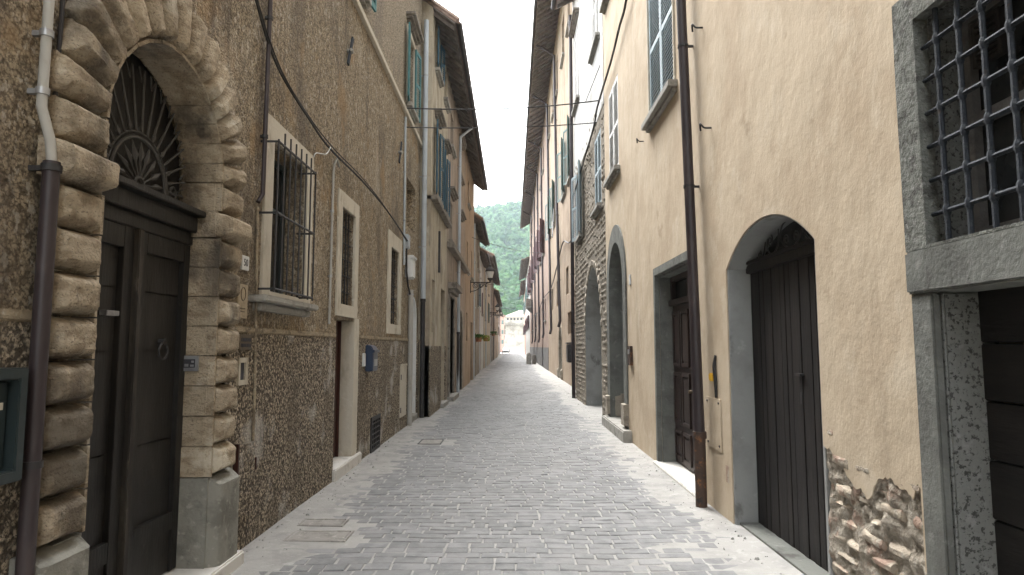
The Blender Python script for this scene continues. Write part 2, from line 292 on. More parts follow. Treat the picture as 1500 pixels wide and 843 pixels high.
def leaf_mesh(mb, fr, u0, u1, z0, z1, w=0., rails=2, stile=.055, pitch=.056, t=.035):   # louvred leaf in a frame (u along the leaf)
    if u1 < u0: u0, u1 = u1, u0
    mb.box(fr, u0, u0+stile, z0, z1, w, w+t); mb.box(fr, u1-stile, u1, z0, z1, w, w+t)
    hs = [z0 + (z1-z0)*i/rails for i in range(rails+1)]
    for i, h in enumerate(hs):
        a = h if i == 0 else (h-.08 if i == rails else h-.04)
        mb.box(fr, u0+stile, u1-stile, a, a+.08, w+.002, w+t-.002)
    for i in range(rails):
        z = hs[i]+.09; top = hs[i+1]-(.09 if i+1 == rails else .05)
        while z < top:
            a, b = u0+stile-.004, u1-stile+.004; q = .030
            vs = [fr(u, zz, ww) for u in (a, b) for zz, ww in ((z, w+t-.004), (z+.011, w+t-.002), (z+q+.011, w+.006), (z+q, w+.004))]
            mb.add(vs, [(0, 1, 2, 3), (7, 6, 5, 4), (0, 4, 5, 1), (1, 5, 6, 2), (2, 6, 7, 3), (3, 7, 4, 0)])
            z += pitch
class Bld:
    """A house: its wall slab gets one hole per opening once every opening is known."""
    def __init__(s, name, label, X, g, y0, y1, h, wmat, z0=-.35, t=.45, cat='house', depth=7.):
        s.fr = Fr(X, g); s.y0, s.y1, s.h, s.z0, s.t, s.wmat, s.depth = y0, y1, h, z0, t, wmat, depth
        s.holes = []; s.root = thing(name, label, cat, (X, (y0+y1)/2, 0))
    def hole(s, poly): s.holes.append(poly)
    def wall(s):
        mb = MB(); mb.prism(s.fr, rect(s.y0, s.y1, s.z0, s.h), -s.t, 0, s.holes)
        D = s.depth
        mb.box(s.fr, s.y0, s.y0+.3, s.z0, s.h, -D, -s.t-.002); mb.box(s.fr, s.y1-.3, s.y1, s.z0, s.h, -D, -s.t-.002)
        mb.box(s.fr, s.y0+.3, s.y1-.3, s.z0, s.h, -D, -D+.3)
        return mb.build('wall', s.wmat, s.root)
    def eave(s, over, drop=.35, y0=None, y1=None, step=.55, gutter=True, tile=True, rise=2.0):
        fr = s.fr; y0 = s.y0 if y0 is None else y0; y1 = s.y1 if y1 is None else y1; h = s.h; k = drop/over; D = s.depth
        mb = MB(); dm = -D
        zr = h + k*D*.5                                     # ridge half way back
        for d0, z0_, d1, z1_ in ((over, h-drop, -D*.5, zr), (-D*.5, zr, -D, h)):
            vs = [fr(y, z+e, d) for y in (y0, y1) for d, z in ((d0, z0_), (d1, z1_)) for e in (.03, .09)]
            mb.add(vs, [(0, 1, 3, 2), (4, 6, 7, 5), (0, 4, 5, 1), (2, 3, 7, 6), (0, 2, 6, 4), (1, 5, 7, 3)])
        if tile:
            y = y0+.1
            while y < y1-.05:
                pts = [fr(y, h-drop+.12, over+.05), fr(y, h+.12+k*D*.5, -D*.5)]
                mb.tube(pts, [.085, .075], 6); y += .2
        else: mb.box(fr, y0, y1, h-drop+.10, h-drop+.2, over-.3, over+.04)
        r = mb.build('roof', 'tile', s.root)
        for y in [y0, y1-.02]:
            MB().prism(Fr2(fr, y), [(0, h-.002), (-D, h-.002), (-D*.5, zr)], 0, .02).build('gable', s.wmat, s.root)
        b = MB(); vs = [fr(y, z+e, d) for y in (y0+.01, y1-.01) for d, z in ((over-.02, h-drop+.004), (-.3, h+k*.3+.004)) for e in (0, .024)]
        b.add(vs, [(0, 1, 3, 2), (4, 6, 7, 5), (0, 4, 5, 1), (2, 3, 7, 6), (0, 2, 6, 4), (1, 5, 7, 3)])
        b.build('eave_boards', 'wood_eave', r)
        y = y0+.15; first = None
        while y < y1-.1:
            if first is None:
                vs = [fr(yy, z+e, d) for yy in (y, y+.09) for d, z in ((over-.06, h-drop+.02), (-.2, h+k*.2+.0)) for e in (-.12, 0)]
                f = MB(); f.add(vs, [(0, 1, 3, 2), (4, 6, 7, 5), (0, 4, 5, 1), (2, 3, 7, 6), (0, 2, 6, 4), (1, 5, 7, 3)])
                first = f.build('rafter', 'rafter', r); ya = y
            else:
                c = first.copy(); c.location = (0, y-ya, 0); col.objects.link(c); c.parent = r
            y += step
        if gutter:
            q = MB(); n = 8
            for yy in (y0, y1):
                for j in range(n+1):
                    a = math.pi*j/n; q.v.append(fr(yy, h-drop+.07-.075*math.sin(a), over+.07+.075*math.cos(a)))
            for j in range(n): q.f.append((j, j+1, n+2+j, n+1+j))
            q.build('gutter', 'black_pipe', r, smooth=True)
    def window(s, y0, y1, z0, z1, depth=.2, frame='shutter_white', shut=None, leaves=None, sill=None, hood=None, surround=None, grille=None, label=None, ang=10, hole=None, bare=False, smat='sillstone', hmat='hoodstone'):
        fr = s.fr; s.hole(hole or rect(y0, y1, z0, z1))
        w = MB(); t = .055
        dd = -depth
        w.box(fr, y0-.02, y0+t, z0-.02, z1+.02, dd, dd+.05); w.box(fr, y1-t, y1+.02, z0-.02, z1+.02, dd, dd+.05)
        w.box(fr, y0+t, y1-t, z0-.02, z0+t, dd+.001, dd+.049); w.box(fr, y0+t, y1-t, z1-t, z1+.02, dd+.001, dd+.049)
        ym = (y0+y1)/2
        if not bare:
            w.box(fr, ym-.04, ym+.04, z0+t, z1-t, dd+.002, dd+.06); zm = z0+(z1-z0)*.62
            w.box(fr, y0+t, ym-.04, zm, zm+.035, dd+.003, dd+.04); w.box(fr, ym+.04, y1-t, zm, zm+.035, dd+.003, dd+.04)
        o = w.build('window', frame, s.root)
        if label: o['label'] = label
        MB().box(fr, y0-.03, y1+.03, z0-.03, z1+.03, dd-.03, dd+.015).build('pane', 'glass', o)
        if shut == 'closed':
            for a, b in ((y0+.01, ym-.004), (ym+.004, y1-.01)):
                q = MB(); leaf_mesh(q, fr, a, b, z0+.01, z1-.01, -.035); q.build('shutter', leaves, o)
        elif shut:
            wl = ym-y0
            for sgn, yh in ((-1, y0), (1, y1)):
                if shut == 'near' and sgn > 0 or shut == 'far' and sgn < 0: continue
                tr = Turn(fr, yh, .02, sgn*R(ang)); q = MB()
                leaf_mesh(q, tr, 0, sgn*wl, z0+.0, z1, .005); q.build('shutter', leaves, o)
        if sill: MB().box(fr, y0-sill, y1+sill, z0-.10, z0-.012, -.1, .12).box(fr, y0-sill+.04, y1+sill-.04, z0-.15, z0-.103, -.05, .06).build('sill', smat, o, bevel=.008)
        if hood:
            b = MB(); z = z1+.16
            b.box(fr, y0-.14, y1+.14, z, z+.05, -.03, .07).box(fr, y0-.2, y1+.2, z+.052, z+.11, -.03, .13).box(fr, y0-.25, y1+.25, z+.112, z+.17, -.03, .19)
            b.build('hood', hmat, o, bevel=.006)
        if surround:
            m, k, zb = surround
            MB().prism(fr, rect(y0-k, y1+k, z0-zb, z1+k), -.02, .022, [rect(y0+.002, y1-.002, z0+.002, z1-.002)]).build('surround', m, o, bevel=.006)
        return o
class Fr2:                                                 # vertical plane across the street: y' = d of the facade, d' = along the street
    def __init__(s, fr, y): s.fr = fr; s.y = y
    def __call__(s, d, z, e=0.): return s.fr(s.y+e, z, d)
def downpipe(label, fr, pts, r, mat, clamps=(), low=None, seg=12, name='downpipe', cat='drainpipe', group=None):
    """pts = (y, z, d); low = (z split, material, radius) for a different bottom length."""
    y, z, d = pts[-1]
    t = thing(name, label, cat, fr(y, min(z, pts[0][1]), d), group)
    P = [Vector(fr(*p)) for p in pts]
    MB().tube(P, r, seg).build('pipe', mat, t, smooth=True)
    for zc in clamps:
        best = min(range(len(pts)-1), key=lambda i: 0 if min(pts[i][1], pts[i+1][1]) <= zc <= max(pts[i][1], pts[i+1][1]) else 1)
        a, b = pts[best], pts[best+1]; k = (zc-a[1])/((b[1]-a[1]) or 1)
        yy = a[0]+(b[0]-a[0])*k; dd = a[2]+(b[2]-a[2])*k
        MB().tube([fr(yy, zc-.016, dd), fr(yy, zc+.016, dd)], r+.007, seg).box(fr, yy-.012, yy+.012, zc-.012, zc+.012, -.01, dd-r*.5).build('clamp', 'zinc' if mat != 'pipe_purple' else 'iron', t, smooth=True)
    if low:
        z0, m, rr = low
        MB().tube([fr(y, z0, d), fr(y, -.08, d)], rr, seg).tube([fr(y, z0-.02, d), fr(y, z0+.05, d)], rr+.012, seg).build('foot', m, t, smooth=True)
    return t
def sag(a, b, drop, n=24):
    a, b = Vector(a), Vector(b)
    return [a.lerp(b, i/n) - Vector((0, 0, drop*4*(i/n)*(1-i/n))) for i in range(n+1)]
def smoothpts(P, k=5):
    P = [Vector(p) for p in P]; out = []
    for i in range(len(P)-1):
        p0, p1, p2, p3 = P[max(i-1, 0)], P[i], P[i+1], P[min(i+2, len(P)-1)]
        for j in range(k):
            t = j/k
            out.append(.5*((2*p1)+(p2-p0)*t+(2*p0-5*p1+4*p2-p3)*t*t+(3*p1-p0-3*p2+p3)*t**3))
    return out + [P[-1]]
def wire(label, pts, r, mat='cable', name='cable', cat='cable', group=None):
    o = MB().tube(pts, r, 6).build(name, mat, None, smooth=True, loc=tuple(pts[0])); return tag(o, label, cat, group)
def lattice(fr, ys, zs, y0, y1, z0, z1, d, rv, rh, knot=0.):
    mb = MB()
    for y in ys: mb.tube([fr(y, z0, d), fr(y, z1, d)], rv, 6)
    for z in zs: mb.tube([fr(y0, z, d), fr(y1, z, d)], rh, 6)
    if knot:
        for y in ys:
            for z in zs: mb.tube([fr(y, z-.028, d), fr(y, z-.012, d), fr(y, z+.012, d), fr(y, z+.028, d)], [rv, knot, knot, rv], 7)
    return mb
def spiral(fr, yc, zc, r0, r1, a0, turns, d, n=28):
    return [fr(yc+(r0+(r1-r0)*i/n)*math.cos(a0+turns*2*math.pi*i/n), zc+(r0+(r1-r0)*i/n)*math.sin(a0+turns*2*math.pi*i/n), d) for i in range(n+1)]

# ------------------------------------------------------------------ ground, road
tag(MB().box(Fr(0, 1), -400, 1500, -.6, -.12, -900, 900).build('ground', 'soil'), kind='structure')
def edge_rise(x, y):                                       # dust lies thicker along the walls
    e = max(0., (abs(x+.06)-1.2)/.55); e = min(e, 1.5)
    nz = noise.noise(Vector((x*1.3, y*.55, 3.1))); n2 = noise.noise(Vector((x*5, y*5, 8.)))
    return -.006 + .013*max(0, e*.9+nz*.55-.12)**1.0 + .0022*n2 + .004*max(0, nz)
mb = MB(); ys = []; y = -9.
while y < 160: ys.append(y); y += .09 if 2 < y < 22 else (.3 if y < 60 else 1.2)
xs = [-3.6+.12*i for i in range(61)]
for y in ys:
    for x in xs: mb.v.append((x, y, edge_rise(x, y)))
nx = len(xs)
for j in range(len(ys)-1):
    for i in range(nx-1): a = j*nx+i; mb.f.append((a, a+1, a+nx+1, a+nx))
tag(mb.build('road', 'dust', None, smooth='all', recalc=False), kind='structure')
mb = MB(); y = -8.; row = 0
hatches = [(-1.95, -1.42, 5.66, 5.98), (-1.98, -1.56, 6.12, 6.36), (-1.62, -1.22, 11.2, 11.75)]
while y < 158:
    dep = rnd(.112, .146) if y < 70 else rnd(.2, .26); x = -2.75+rnd(-.2, .0); ph = rnd(0, 6)
    gap = rnd(.005, .011)
    while x < 2.75:
        w = rnd(.16, .33) if rnd(0, 1) > .12 else rnd(.09, .13)
        if y > 70: w *= 1.5
        g = rnd(.008, .026)
        x0, x1 = x+g/2, x+w-g/2
        wob = lambda xx: .018*math.sin(xx*2.1+y*.6)+.010*math.sin(xx*5.3+ph*.15) - .012*abs(xx)
        skip = any(x1 > h[0]-.03 and x0 < h[1]+.03 and y+dep > h[2]-.03 and y < h[3]+.03 for h in hatches)
        if not skip:
            hz = rnd(-.0005, .0055); t1, t2 = rnd(-.002, .002), rnd(-.002, .002)
            j = lambda s=.006: rnd(-s, s)
            c = [(x0+j(), y+gap/2+wob(x0)+j(.004)), (x1+j(), y+gap/2+wob(x1)+j(.004)), (x1+j(), y+dep-gap/2+wob(x1)+j(.004)), (x0+j(), y+dep-gap/2+wob(x0)+j(.004))]
            cx = sum(p[0] for p in c)/4; cy = sum(p[1] for p in c)/4
            k = len(mb.v); zs = [hz-t1-t2, hz+t1-t2, hz+t1+t2, hz-t1+t2]
            mb.v += [(p[0], p[1], -.03) for p in c]
            mb.v += [(p[0], p[1], zs[i]-.005) for i, p in enumerate(c)]
            mb.v += [(p[0]+(cx-p[0])*.07, p[1]+(cy-p[1])*.13, zs[i]) for i, p in enumerate(c)]
            for i in range(4):
                q = (i+1) % 4; mb.f += [(k+i, k+q, k+4+q, k+4+i), (k+4+i, k+4+q, k+8+q, k+8+i)]
            mb.f.append((k+8, k+9, k+10, k+11))
        x += w
    y += dep; row += 1
tag(mb.build('paving_stones', 'sett', None, recalc=False), kind='structure')
tag(MB().box(Fr(0, 1), 158.2, 214, -.3, -.02, -30, 30).build('piazza', 'piazza'), kind='structure')
for (a, b, c, d), lab in zip(hatches, ('larger pale stone inspection hatch set in the paving by the left wall', 'smaller stone hatch in the paving just beyond the larger one', 'far stone hatch in the paving near the iron vent grate')):
    t = thing('inspection_hatch', lab, 'hatch', ((a+b)/2, (c+d)/2, 0), 'stone hatches in the paving')
    z = edge_rise((a+b)/2, (c+d)/2)+.004
    MB().prism(Fr3 := (lambda x, y, e=0.: (x, y, z+e)), [(a, c), (b, c), (b, d), (a, d)], -.02, .004, [[(a+.02, c+.02), (b-.02, c+.02), (b-.02, d-.02), (a+.02, d-.02)]]).build('frame', 'iron' if a > -1.7 else 'hatch', t)
    MB().prism(Fr3, [(a+.028, c+.028), (b-.028, c+.028), (b-.028, d-.028), (a+.028, d-.028)], -.02, .003).build('cover', 'hatch', t, bevel=.004)

q = MB(); st = random.Random(21)                              # grit and crumbs of plaster along the wall feet
for i in range(900):
    y = 2.5+st.random()**1.6*26; sd = st.choice((-1, 1)); x = (-2.18 if sd < 0 else 2.0)-sd*abs(st.gauss(0, .16)); r = st.uniform(.003, .011) if st.random() < .93 else st.uniform(.012, .024)
    zz = max(0, edge_rise(x, y)); p = [(x+r*st.uniform(.6, 1.2)*math.cos(a), y+r*st.uniform(.6, 1.2)*math.sin(a), zz-.002) for a in (0, 1.57, 3.14, 4.71)]; t_ = [(x+(v[0]-x)*.5, y+(v[1]-y)*.5, zz+r*st.uniform(.5, 1)) for v in p]
    q.add(p+t_, [(0, 1, 5, 4), (1, 2, 6, 5), (2, 3, 7, 6), (3, 0, 4, 7), (4, 5, 6, 7)])
tag(q.build('grit', 'dust', None, recalc=False), 'loose grit and plaster crumbs along the feet of both walls', 'grit', kind='stuff')

# ------------------------------------------------------------------ LEFT: roughcast house with the rusticated portal
A = Bld('roughcast_house', 'tall brown roughcast house with a rusticated stone arch and barred windows', -2.23, 1, -7, 15.32, 6.5, 'roughcast')
fr = A.fr; root = A.root
PC, PI_, PS, PR = 4.0, 2.635, 2.85, .67
A.hole(arch(PC-PR-.06, PC+PR+.06, -.1, PS, PR+.06))
# surround: jamb blocks, imposts, voussoirs
s = MB(); seed = 0
BW = .35
for side in (-1, 1):
    i0 = PC+side*PR; j0 = i0+side*.024; i1 = PC+side*(PR+BW)
    z = .73
    for k in range(9):
        if k == 8: z = PI_
        z1 = z+(.2135 if k < 8 else PS-PI_-.004); seed += 1; o = rnd(-.006, .006)
        a, b = sorted((j0, i1+o))
        s.pillow(fr, rect(a, b, z+.009, z1-.009), .03, .145+rnd(-.012, .010), 13, seed)
        y0, y1 = sorted((i0+rnd(-.004, .004), PC+side*(PR+.2))); s.prism(fr, rect(y0, y1, z+.003, z1-.003), -.2, .05+rnd(-.004, .004)); s.prism(fr, rect(*sorted((i0+side*.001, i0+side*.022)), z+.004, z1-.004), .03, .098+rnd(-.004, .004))
        z = z1
    a, b = sorted((i0-side*.015, i1+side*.05)); seed += 1
    s.pillow(fr, rect(a, b, 2.444, PI_-.006), .03, .185, 12, seed, amp=.008); s.prism(fr, rect(*sorted((i0-side*.02, i0+side*.2)), 2.442, PI_-.004), -.2, .07)
NV = 15
for k in range(NV):
    a0, a1 = math.pi*k/NV+.009, math.pi*(k+1)/NV-.009
    pt = lambda r, a: (PC+r*math.cos(a), PS+r*math.sin(a))
    ro = PR+.37+rnd(-.02, .03); seed += 1
    if k == NV//2: ro += .06
    s.pillow(fr, [pt(PR+.024, a0), pt(ro, a0), pt(ro, a1), pt(PR+.024, a1)], .03, .155+rnd(-.012, .010), 13, seed)
    s.prism(fr, [pt(PR+rnd(-.003, .003), a0-.006), pt(PR+.2, a0-.006), pt(PR+.2, a1+.006), pt(PR, a1+.006)], -.2, .05+rnd(-.004, .004)); s.prism(fr, [pt(PR+.001, a0-.005), pt(PR+.022, a0-.005), pt(PR+.022, a1+.005), pt(PR+.001, a1+.005)], .03, .098+rnd(-.004, .004))
door = s.build('doorway', 'portal_stone', root, smooth=True); door['label'] = 'rusticated stone arch with dark double door'
for side in (-1, 1):
    p = MB(); y0, y1 = sorted((PC+side*(PR+.01), PC+side*(PR+BW+.05))); seed += 1
    p.pillow(fr, rect(y0, y1, 0.02, .725), .03, .165, 14, seed, amp=.004); p.prism(fr, rect(*sorted((PC+side*PR, PC+side*(PR+.2))), -.05, .725), -.2, .08); p.build('pedestal', 'grey_stone', door, smooth=True)
MB().box(fr, 2.75, 5.10, -.1, .11, -.34, .19).build('doorstep', 'marble', door, bevel=.012)
DB = -.15; WR = M('wrought', (.055, .053, .05), [((.09, .07, .055), 18, .6, .72)], (), .55, spec=.4)
MB().box(fr, PC-PR-.03, PC+PR+.03, 2.47, 2.58, DB, DB+.09).box(fr, PC-PR-.03, PC+PR+.03, 2.582, 2.625, DB, DB+.15).box(fr, PC-PR-.02, PC+PR+.02, 2.38, 2.468, DB, DB+.05).build('transom', 'dark_door', door, bevel=.006)
for y0, y1, side in ((PC-PR-.02, PC-.025, -1), (PC+.025, PC+PR+.02, 1)):
    q = MB(); q.box(fr, y0, y1, .1, 2.38, DB-.05, DB)
    w = .10
    for a, b, c, d in ((y0, y0+w, .12, 2.38), (y1-w, y1, .12, 2.38), (y0+w, y1-w, 2.25, 2.379), (y0+w, y1-w, .40, .52)): q.box(fr, a, b, c, d, DB-.01, DB+.035)
    q.box(fr, y0+w, y1-w, .12, .398, DB-.01, DB+.018)
    for zz in (1.02, 1.62, 2.0): q.box(fr, y0+w+.002, y1-w-.002, zz, zz+.006, DB, DB+.006)
    for zz in (.16, .34):
        for i in range(6): q.lathe  # studs below
    L_ = q.build('door_leaf', 'dark_door', door, bevel=.004)
    if side > 0:
        ky, kz = 4.38, 1.68
        k = MB(); k.tube([fr(ky+.055*math.sin(2*math.pi*i/18), kz-.06+.055*math.cos(2*math.pi*i/18), DB+.03) for i in range(19)], .008, 6, False)
        k.tube([fr(ky, kz, DB-.005), fr(ky, kz, DB+.04)], .022, 8); k.build('knocker', 'iron', door, smooth=True)
    else:
        MB().box(fr, 3.72, 3.84, 1.83, 1.86, DB+.004, DB+.05).build('letter_slot', 'zinc', door, bevel=.003)
MB().box(fr, PC-.026, PC+.026, .1, 2.38, DB-.02, DB+.07).build('door_post', 'worn_wood', door, bevel=.006)
MB().prism(fr, arch(PC-PR-.03, PC+PR+.03, 2.6, PS, PR+.03), DB-.12, DB-.085).build('fanlight_backing', 'dark_door', door)
g = MB(); GD = DB+.03; gc = (PC, 2.66)
pt = lambda r, a, d=GD: fr(gc[0]+r*math.cos(a), gc[1]+r*math.sin(a), d)
for r_, th in ((.30, .012), (.335, .006)): g.tube([pt(r_, math.pi*i/24) for i in range(25)], th, 6)
g.tube([fr(PC-PR+.02, 2.65, GD), fr(PC+PR-.02, 2.65, GD)], .012, 6)
NR = 17
for i in range(NR):
    a = math.pi*(i+.5)/NR; rr = (PS-gc[1])*math.sin(a)+math.sqrt(max(0, PR**2-((PS-gc[1])*math.cos(a))**2))-.03; rr = min(rr, (PR-.02)/max(.05, abs(math.cos(a))))-.085
    g.tube([pt(.335, a), pt(rr, a)], [.010, .006], 6)
    if i % 2 == 0: g.tube([pt(.34, a), pt(.37, a+.02), pt(.40, a), pt(.37, a-.02), pt(.34, a)], .012, 5)
    a2 = math.pi*(i+1)/NR
    g.tube([pt(rr, a), pt(rr-.085, (a+a2)/2), pt(rr, a2)], .006, 5) if i < NR-1 else None
for i in range(9):
    a = math.pi*(i+.5)/9; g.tube([pt(.06, a), pt(.15, a), pt(.19, a), pt(.28, a)], [.006, .008, .024, .002], 6)
g.tube([pt(.05, math.pi*i/10) for i in range(11)], .012, 6)
for sg in (-1, 1): g.tube(spiral(fr, gc[0]+sg*.40, gc[1]+.05, .05, .012, -math.pi/2, sg*1.4, GD), .008, 5)
g.build('fanlight_grille', WR, door, smooth=True)

# barred window
A.window(5.88, 6.86, 2.15, 3.56, depth=.26, frame='dark_green', surround=('plaster_light', .20, .06), label='barred ground floor window with pale plaster surround')
wn = root.children[-1] if False else [o for o in col.objects if o.name.startswith('window')][-1]
MB().box(fr, 5.45, 6.92, 2.03, 2.09, -.05, .16).box(fr, 5.55, 6.9, 1.96, 2.028, -.02, .08).build('sill', 'sillstone', wn, bevel=.012)
g = MB(); gd = .16; gy0, gy1 = 5.60, 6.68
for i in range(8):
    y = gy0+(gy1-gy0)*i/7; g.tube([fr(y, 2.12, gd), fr(y, 3.58 if 0 < i < 7 else 3.48, gd)], .0085, 6)
for z in (2.15, 2.82, 3.46):
    g.tube([fr(gy0, z, -.02), fr(gy0, z, gd), fr(gy1, z, gd), fr(gy1, z, -.02)], .011, 6)
g.build('grille', 'iron', wn, smooth=True)
MB().box(fr, 5.93, 6.30, 2.2, 3.52, -.20, -.165).build('inner_shutter', 'grey_dado', wn, bevel=.004)
# tall barred light over the narrow door
w2 = A.window(8.32, 9.02, 2.2, 3.47, depth=.2, frame='dark_green', surround=('plaster_light', .20, .16))
lattice(fr, [8.45, 8.6, 8.75, 8.9], [2.38, 2.6, 2.82, 3.04, 3.26], 8.3, 9.04, 2.2, 3.47, -.05, .010, .009, .013).build('grille', 'iron', w2, smooth=True)
A.hole(rect(8.20, 9.08, -.05, 2.0))
d2 = MB().box(fr, 8.17, 8.24, .1, 2.0, -.26, -.16).box(fr, 9.04, 9.11, .1, 2.0, -.26, -.16).build('door', 'red_door', root)
q = MB().box(fr, 8.24, 9.04, .1, 2.0, -.25, -.2)
for z0, z1 in ((.25, .95), (1.1, 1.9)): q.prism(fr, rect(8.34, 8.94, z0, z1), -.2, -.18, [rect(8.40, 8.88, z0+.06, z1-.06)])
q.build('door_leaf', 'red_door', d2)
MB().box(fr, 9.062, 9.34, -.05, 2.04, -.25, .024).build('jamb', 'plaster_light', d2, bevel=.008)
MB().box(fr, 8.08, 9.46, -.1, .15, -.26, .07).build('doorstep', 'marble', d2, bevel=.012)
# third barred window, low
w3 = A.window(11.72, 12.56, 2.06, 3.47, depth=.22, frame='dark_green', surround=('plaster_light', .28, .18))
lattice(fr, [11.88, 12.05, 12.22, 12.39], [2.3, 2.55, 2.8, 3.05, 3.3], 11.7, 12.58, 2.06, 3.47, -.05, .011, .010, .014).build('grille', 'iron', w3, smooth=True)
# blind upper opening
A.hole(rect(13.42, 14.62, 4.2, 5.22)); MB().box(fr, 13.38, 14.66, 4.16, 5.26, -.36, -.3).build('blind_panel', 'plaster_light', root)
# white arched doorway
A.hole(arch(14.02, 15.04, -.05, 2.25, .51))
d3 = MB().ribbon(fr, [(14.02, .12)]+list(reversed(arcpts(14.02, 15.04, 2.25, .51)))+[(15.04, .12)], [(14.06, .12)]+list(reversed(arcpts(14.06, 15.0, 2.25, .47)))+[(15.0, .12)], -.42, .004).build('door', 'plaster_white', root)
q = MB().prism(fr, arch(14.03, 15.03, .1, 2.25, .5), -.42, -.36)
for a, b in ((14.12, 14.48), (14.56, 14.94)): q.prism(fr, rect(a, b, .3, 2.1), -.36, -.345, [rect(a+.05, b-.05, .35, 2.05)])
q.build('door_leaf', 'white_plastic', d3)
MB().box(fr, 13.96, 15.1, -.1, .14, -.4, .05).build('doorstep', 'sillstone', d3, bevel=.01)
# upper storey, set back behind the string course
MB().box(fr, -7, 15.32, 6.44, 6.52, -.2, .06).box(fr, -7, 15.32, 6.522, 6.60, -.2, .03).build('string_course', 'plaster_light', root, bevel=.006)
A2h = []
def upwin(y0, y1, z0, z1, hood):
    A2h.append(rect(y0, y1, z0, z1)); keep = A.holes; A.holes = []
    o = A.window(y0, y1, z0, z1, depth=.18, shut='both', leaves='shutter_teal', sill=.12, hood=hood, surround=('plaster_light', .12, .1), ang=7); A.holes = keep; return o
upwin(8.25, 9.18, 6.82, 8.5, True); upwin(13.28, 14.12, 6.78, 8.34, True); upwin(3.0, 3.95, 6.82, 8.5, True)
MB().prism(fr, rect(-7, 15.32, 6.602, 10.35), -.45, -.006, A2h).box(fr, -7, -6.7, 6.5, 10.35, -7, -.452).box(fr, 15.02, 15.32, 6.5, 10.35, -7, -.452).box(fr, -6.7, 15.02, 6.5, 10.35, -7, -6.7).build('upper_wall', 'roughcast_upper', root)
A.wall(); A.h = 10.35; A.eave(.3, .16)
# plinth: thick roughcast skirt with a thin moulded top, broken at the doors and portal
p = MB(); m = MB()
for a, b in ((-7, 2.99), (5.0, 8.10), (9.345, 14.0), (15.07, 15.32)):
    p.box(fr, a, b, -.3, 1.76, -.1, .028); m.box(fr, a, b, 1.762, 1.815, -.1, .035)
p.build('plinth', 'roughcast_plinth', root); m.build('plinth_moulding', 'mortar_band', root, bevel=.01)

# things fixed to the roughcast house
downpipe('brown downpipe beside the near side of the stone arch', fr, [(2.93, 2.5, .10), (2.93, 1.2, .10), (2.93, -.05, .10)], .036, 'pipe_purple', (2.47, 1.13))
t = downpipe('pale grey ribbed conduit rising above the brown downpipe', fr, [(2.90, 9.6, .06), (2.90, 3.3, .06), (2.89, 2.75, .065), (2.925, 2.6, .09), (2.93, 2.5, .10)], .022, 'conduit', (4.2, 3.1, 2.82), name='conduit', cat='conduit')
downpipe('thin dark conduit close beside the pale conduit above the arch', fr, [(3.0, 9.6, .05), (3.0, 3.2, .05), (2.99, 2.7, .05)], .011, 'black_pipe', (3.0,), name='conduit', cat='conduit', seg=8)
downpipe('thin purple pipe ending left of the first barred window', fr, [(5.62, 9.6, .04), (5.60, 4.5, .04), (5.585, 2.98, .04), (5.54, 2.9, .02)], .02, 'pipe_purple', (4.6, 3.5))
downpipe('thin rusty conduit running down below the purple pipe', fr, [(5.55, 2.86, .012), (5.55, 1.2, .045), (5.56, .85, .04)], .012, 'mortar_band', (), name='conduit', cat='conduit', seg=8)
downpipe('short grey conduit with hooked top between the two barred windows', fr, [(7.98, 3.9, .05), (7.9, 3.98, .04), (7.84, 3.9, .03), (7.82, 3.8, .025), (7.80, 1.92, .025)], .016, 'conduit', (3.3, 2.5), name='conduit', cat='conduit', seg=8)
downpipe('grey conduit from the string course to the meter boxes', fr, [(12.95, 6.35, .03), (13.0, 3.9, .03), (13.05, 3.3, .03)], .022, 'pipe_grey', (5.2, 4.2), name='conduit', cat='conduit', seg=8)
downpipe('stout pale conduit beside the white arched doorway', fr, [(13.72, 2.85, .07), (13.75, -.02, .07)], .055, 'conduit', (2.75, 1.5), name='conduit', cat='conduit')
downpipe('tall pale blue downpipe with black foot at the corner of the roughcast house', fr, [(15.22, 9.6, .12), (15.22, 2.75, .12), (15.22, 2.7, .12)], .06, 'pipe_grey', (8.2, 5.7, 4.0), low=(2.72, 'black_pipe', .055))
t = thing('meter_box', 'white plastic meter box with rounded lid above the white doorway', 'meter box', fr(13.5, 3.1, 0))
MB().box(fr, 13.32, 13.72, 3.06, 3.5, 0, .16).build('case', 'white_plastic', t, bevel=.03, smooth=True); MB().box(fr, 13.30, 13.74, 3.46, 3.54, .0, .19).build('lid', 'white_plastic', t, bevel=.02)
t = thing('junction_box', 'small grey junction box above the white meter box', 'junction box', fr(13.3, 3.7, 0))
MB().box(fr, 13.12, 13.36, 3.66, 3.95, 0, .10).build('case', 'pipe_grey', t, bevel=.015); MB().tube([fr(13.2, 3.66, .05), fr(13.22, 3.2, .05), fr(13.4, 2.9, .06), fr(13.6, 2.75, .07)], .02, 6).build('hose', 'black_pipe', t, smooth=True)
t = thing('letterbox', 'dark blue letterbox with curved lid on the roughcast plinth', 'letterbox', fr(9.9, 1.27, 0))
MB().prism(Fr2(fr, 9.72), [(.03, 1.28), (.15, 1.28), (.15, 1.60), (.12, 1.66), (.03, 1.68)], 0, .34).build('body', 'navy', t, bevel=.012)
MB().box(fr, 9.70, 10.08, 1.56, 1.60, .13, .175).build('flap', 'navy', t, bevel=.006); MB().box(fr, 9.78, 10.0, 1.36, 1.46, .15, .158).build('name_plate', 'zinc', t)
tag(MB().box(fr, 9.54, 9.64, 1.36, 1.55, .02, .06).build('bell_plate', 'white_plastic', None, bevel=.006, loc=fr(9.59, 1.4, .03)), 'small white bell plate left of the dark blue letterbox', 'doorbell')
t = thing('vent_grate', 'rusty iron grate over a cellar vent at the foot of the wall', 'grate', fr(10.5, 0, 0))
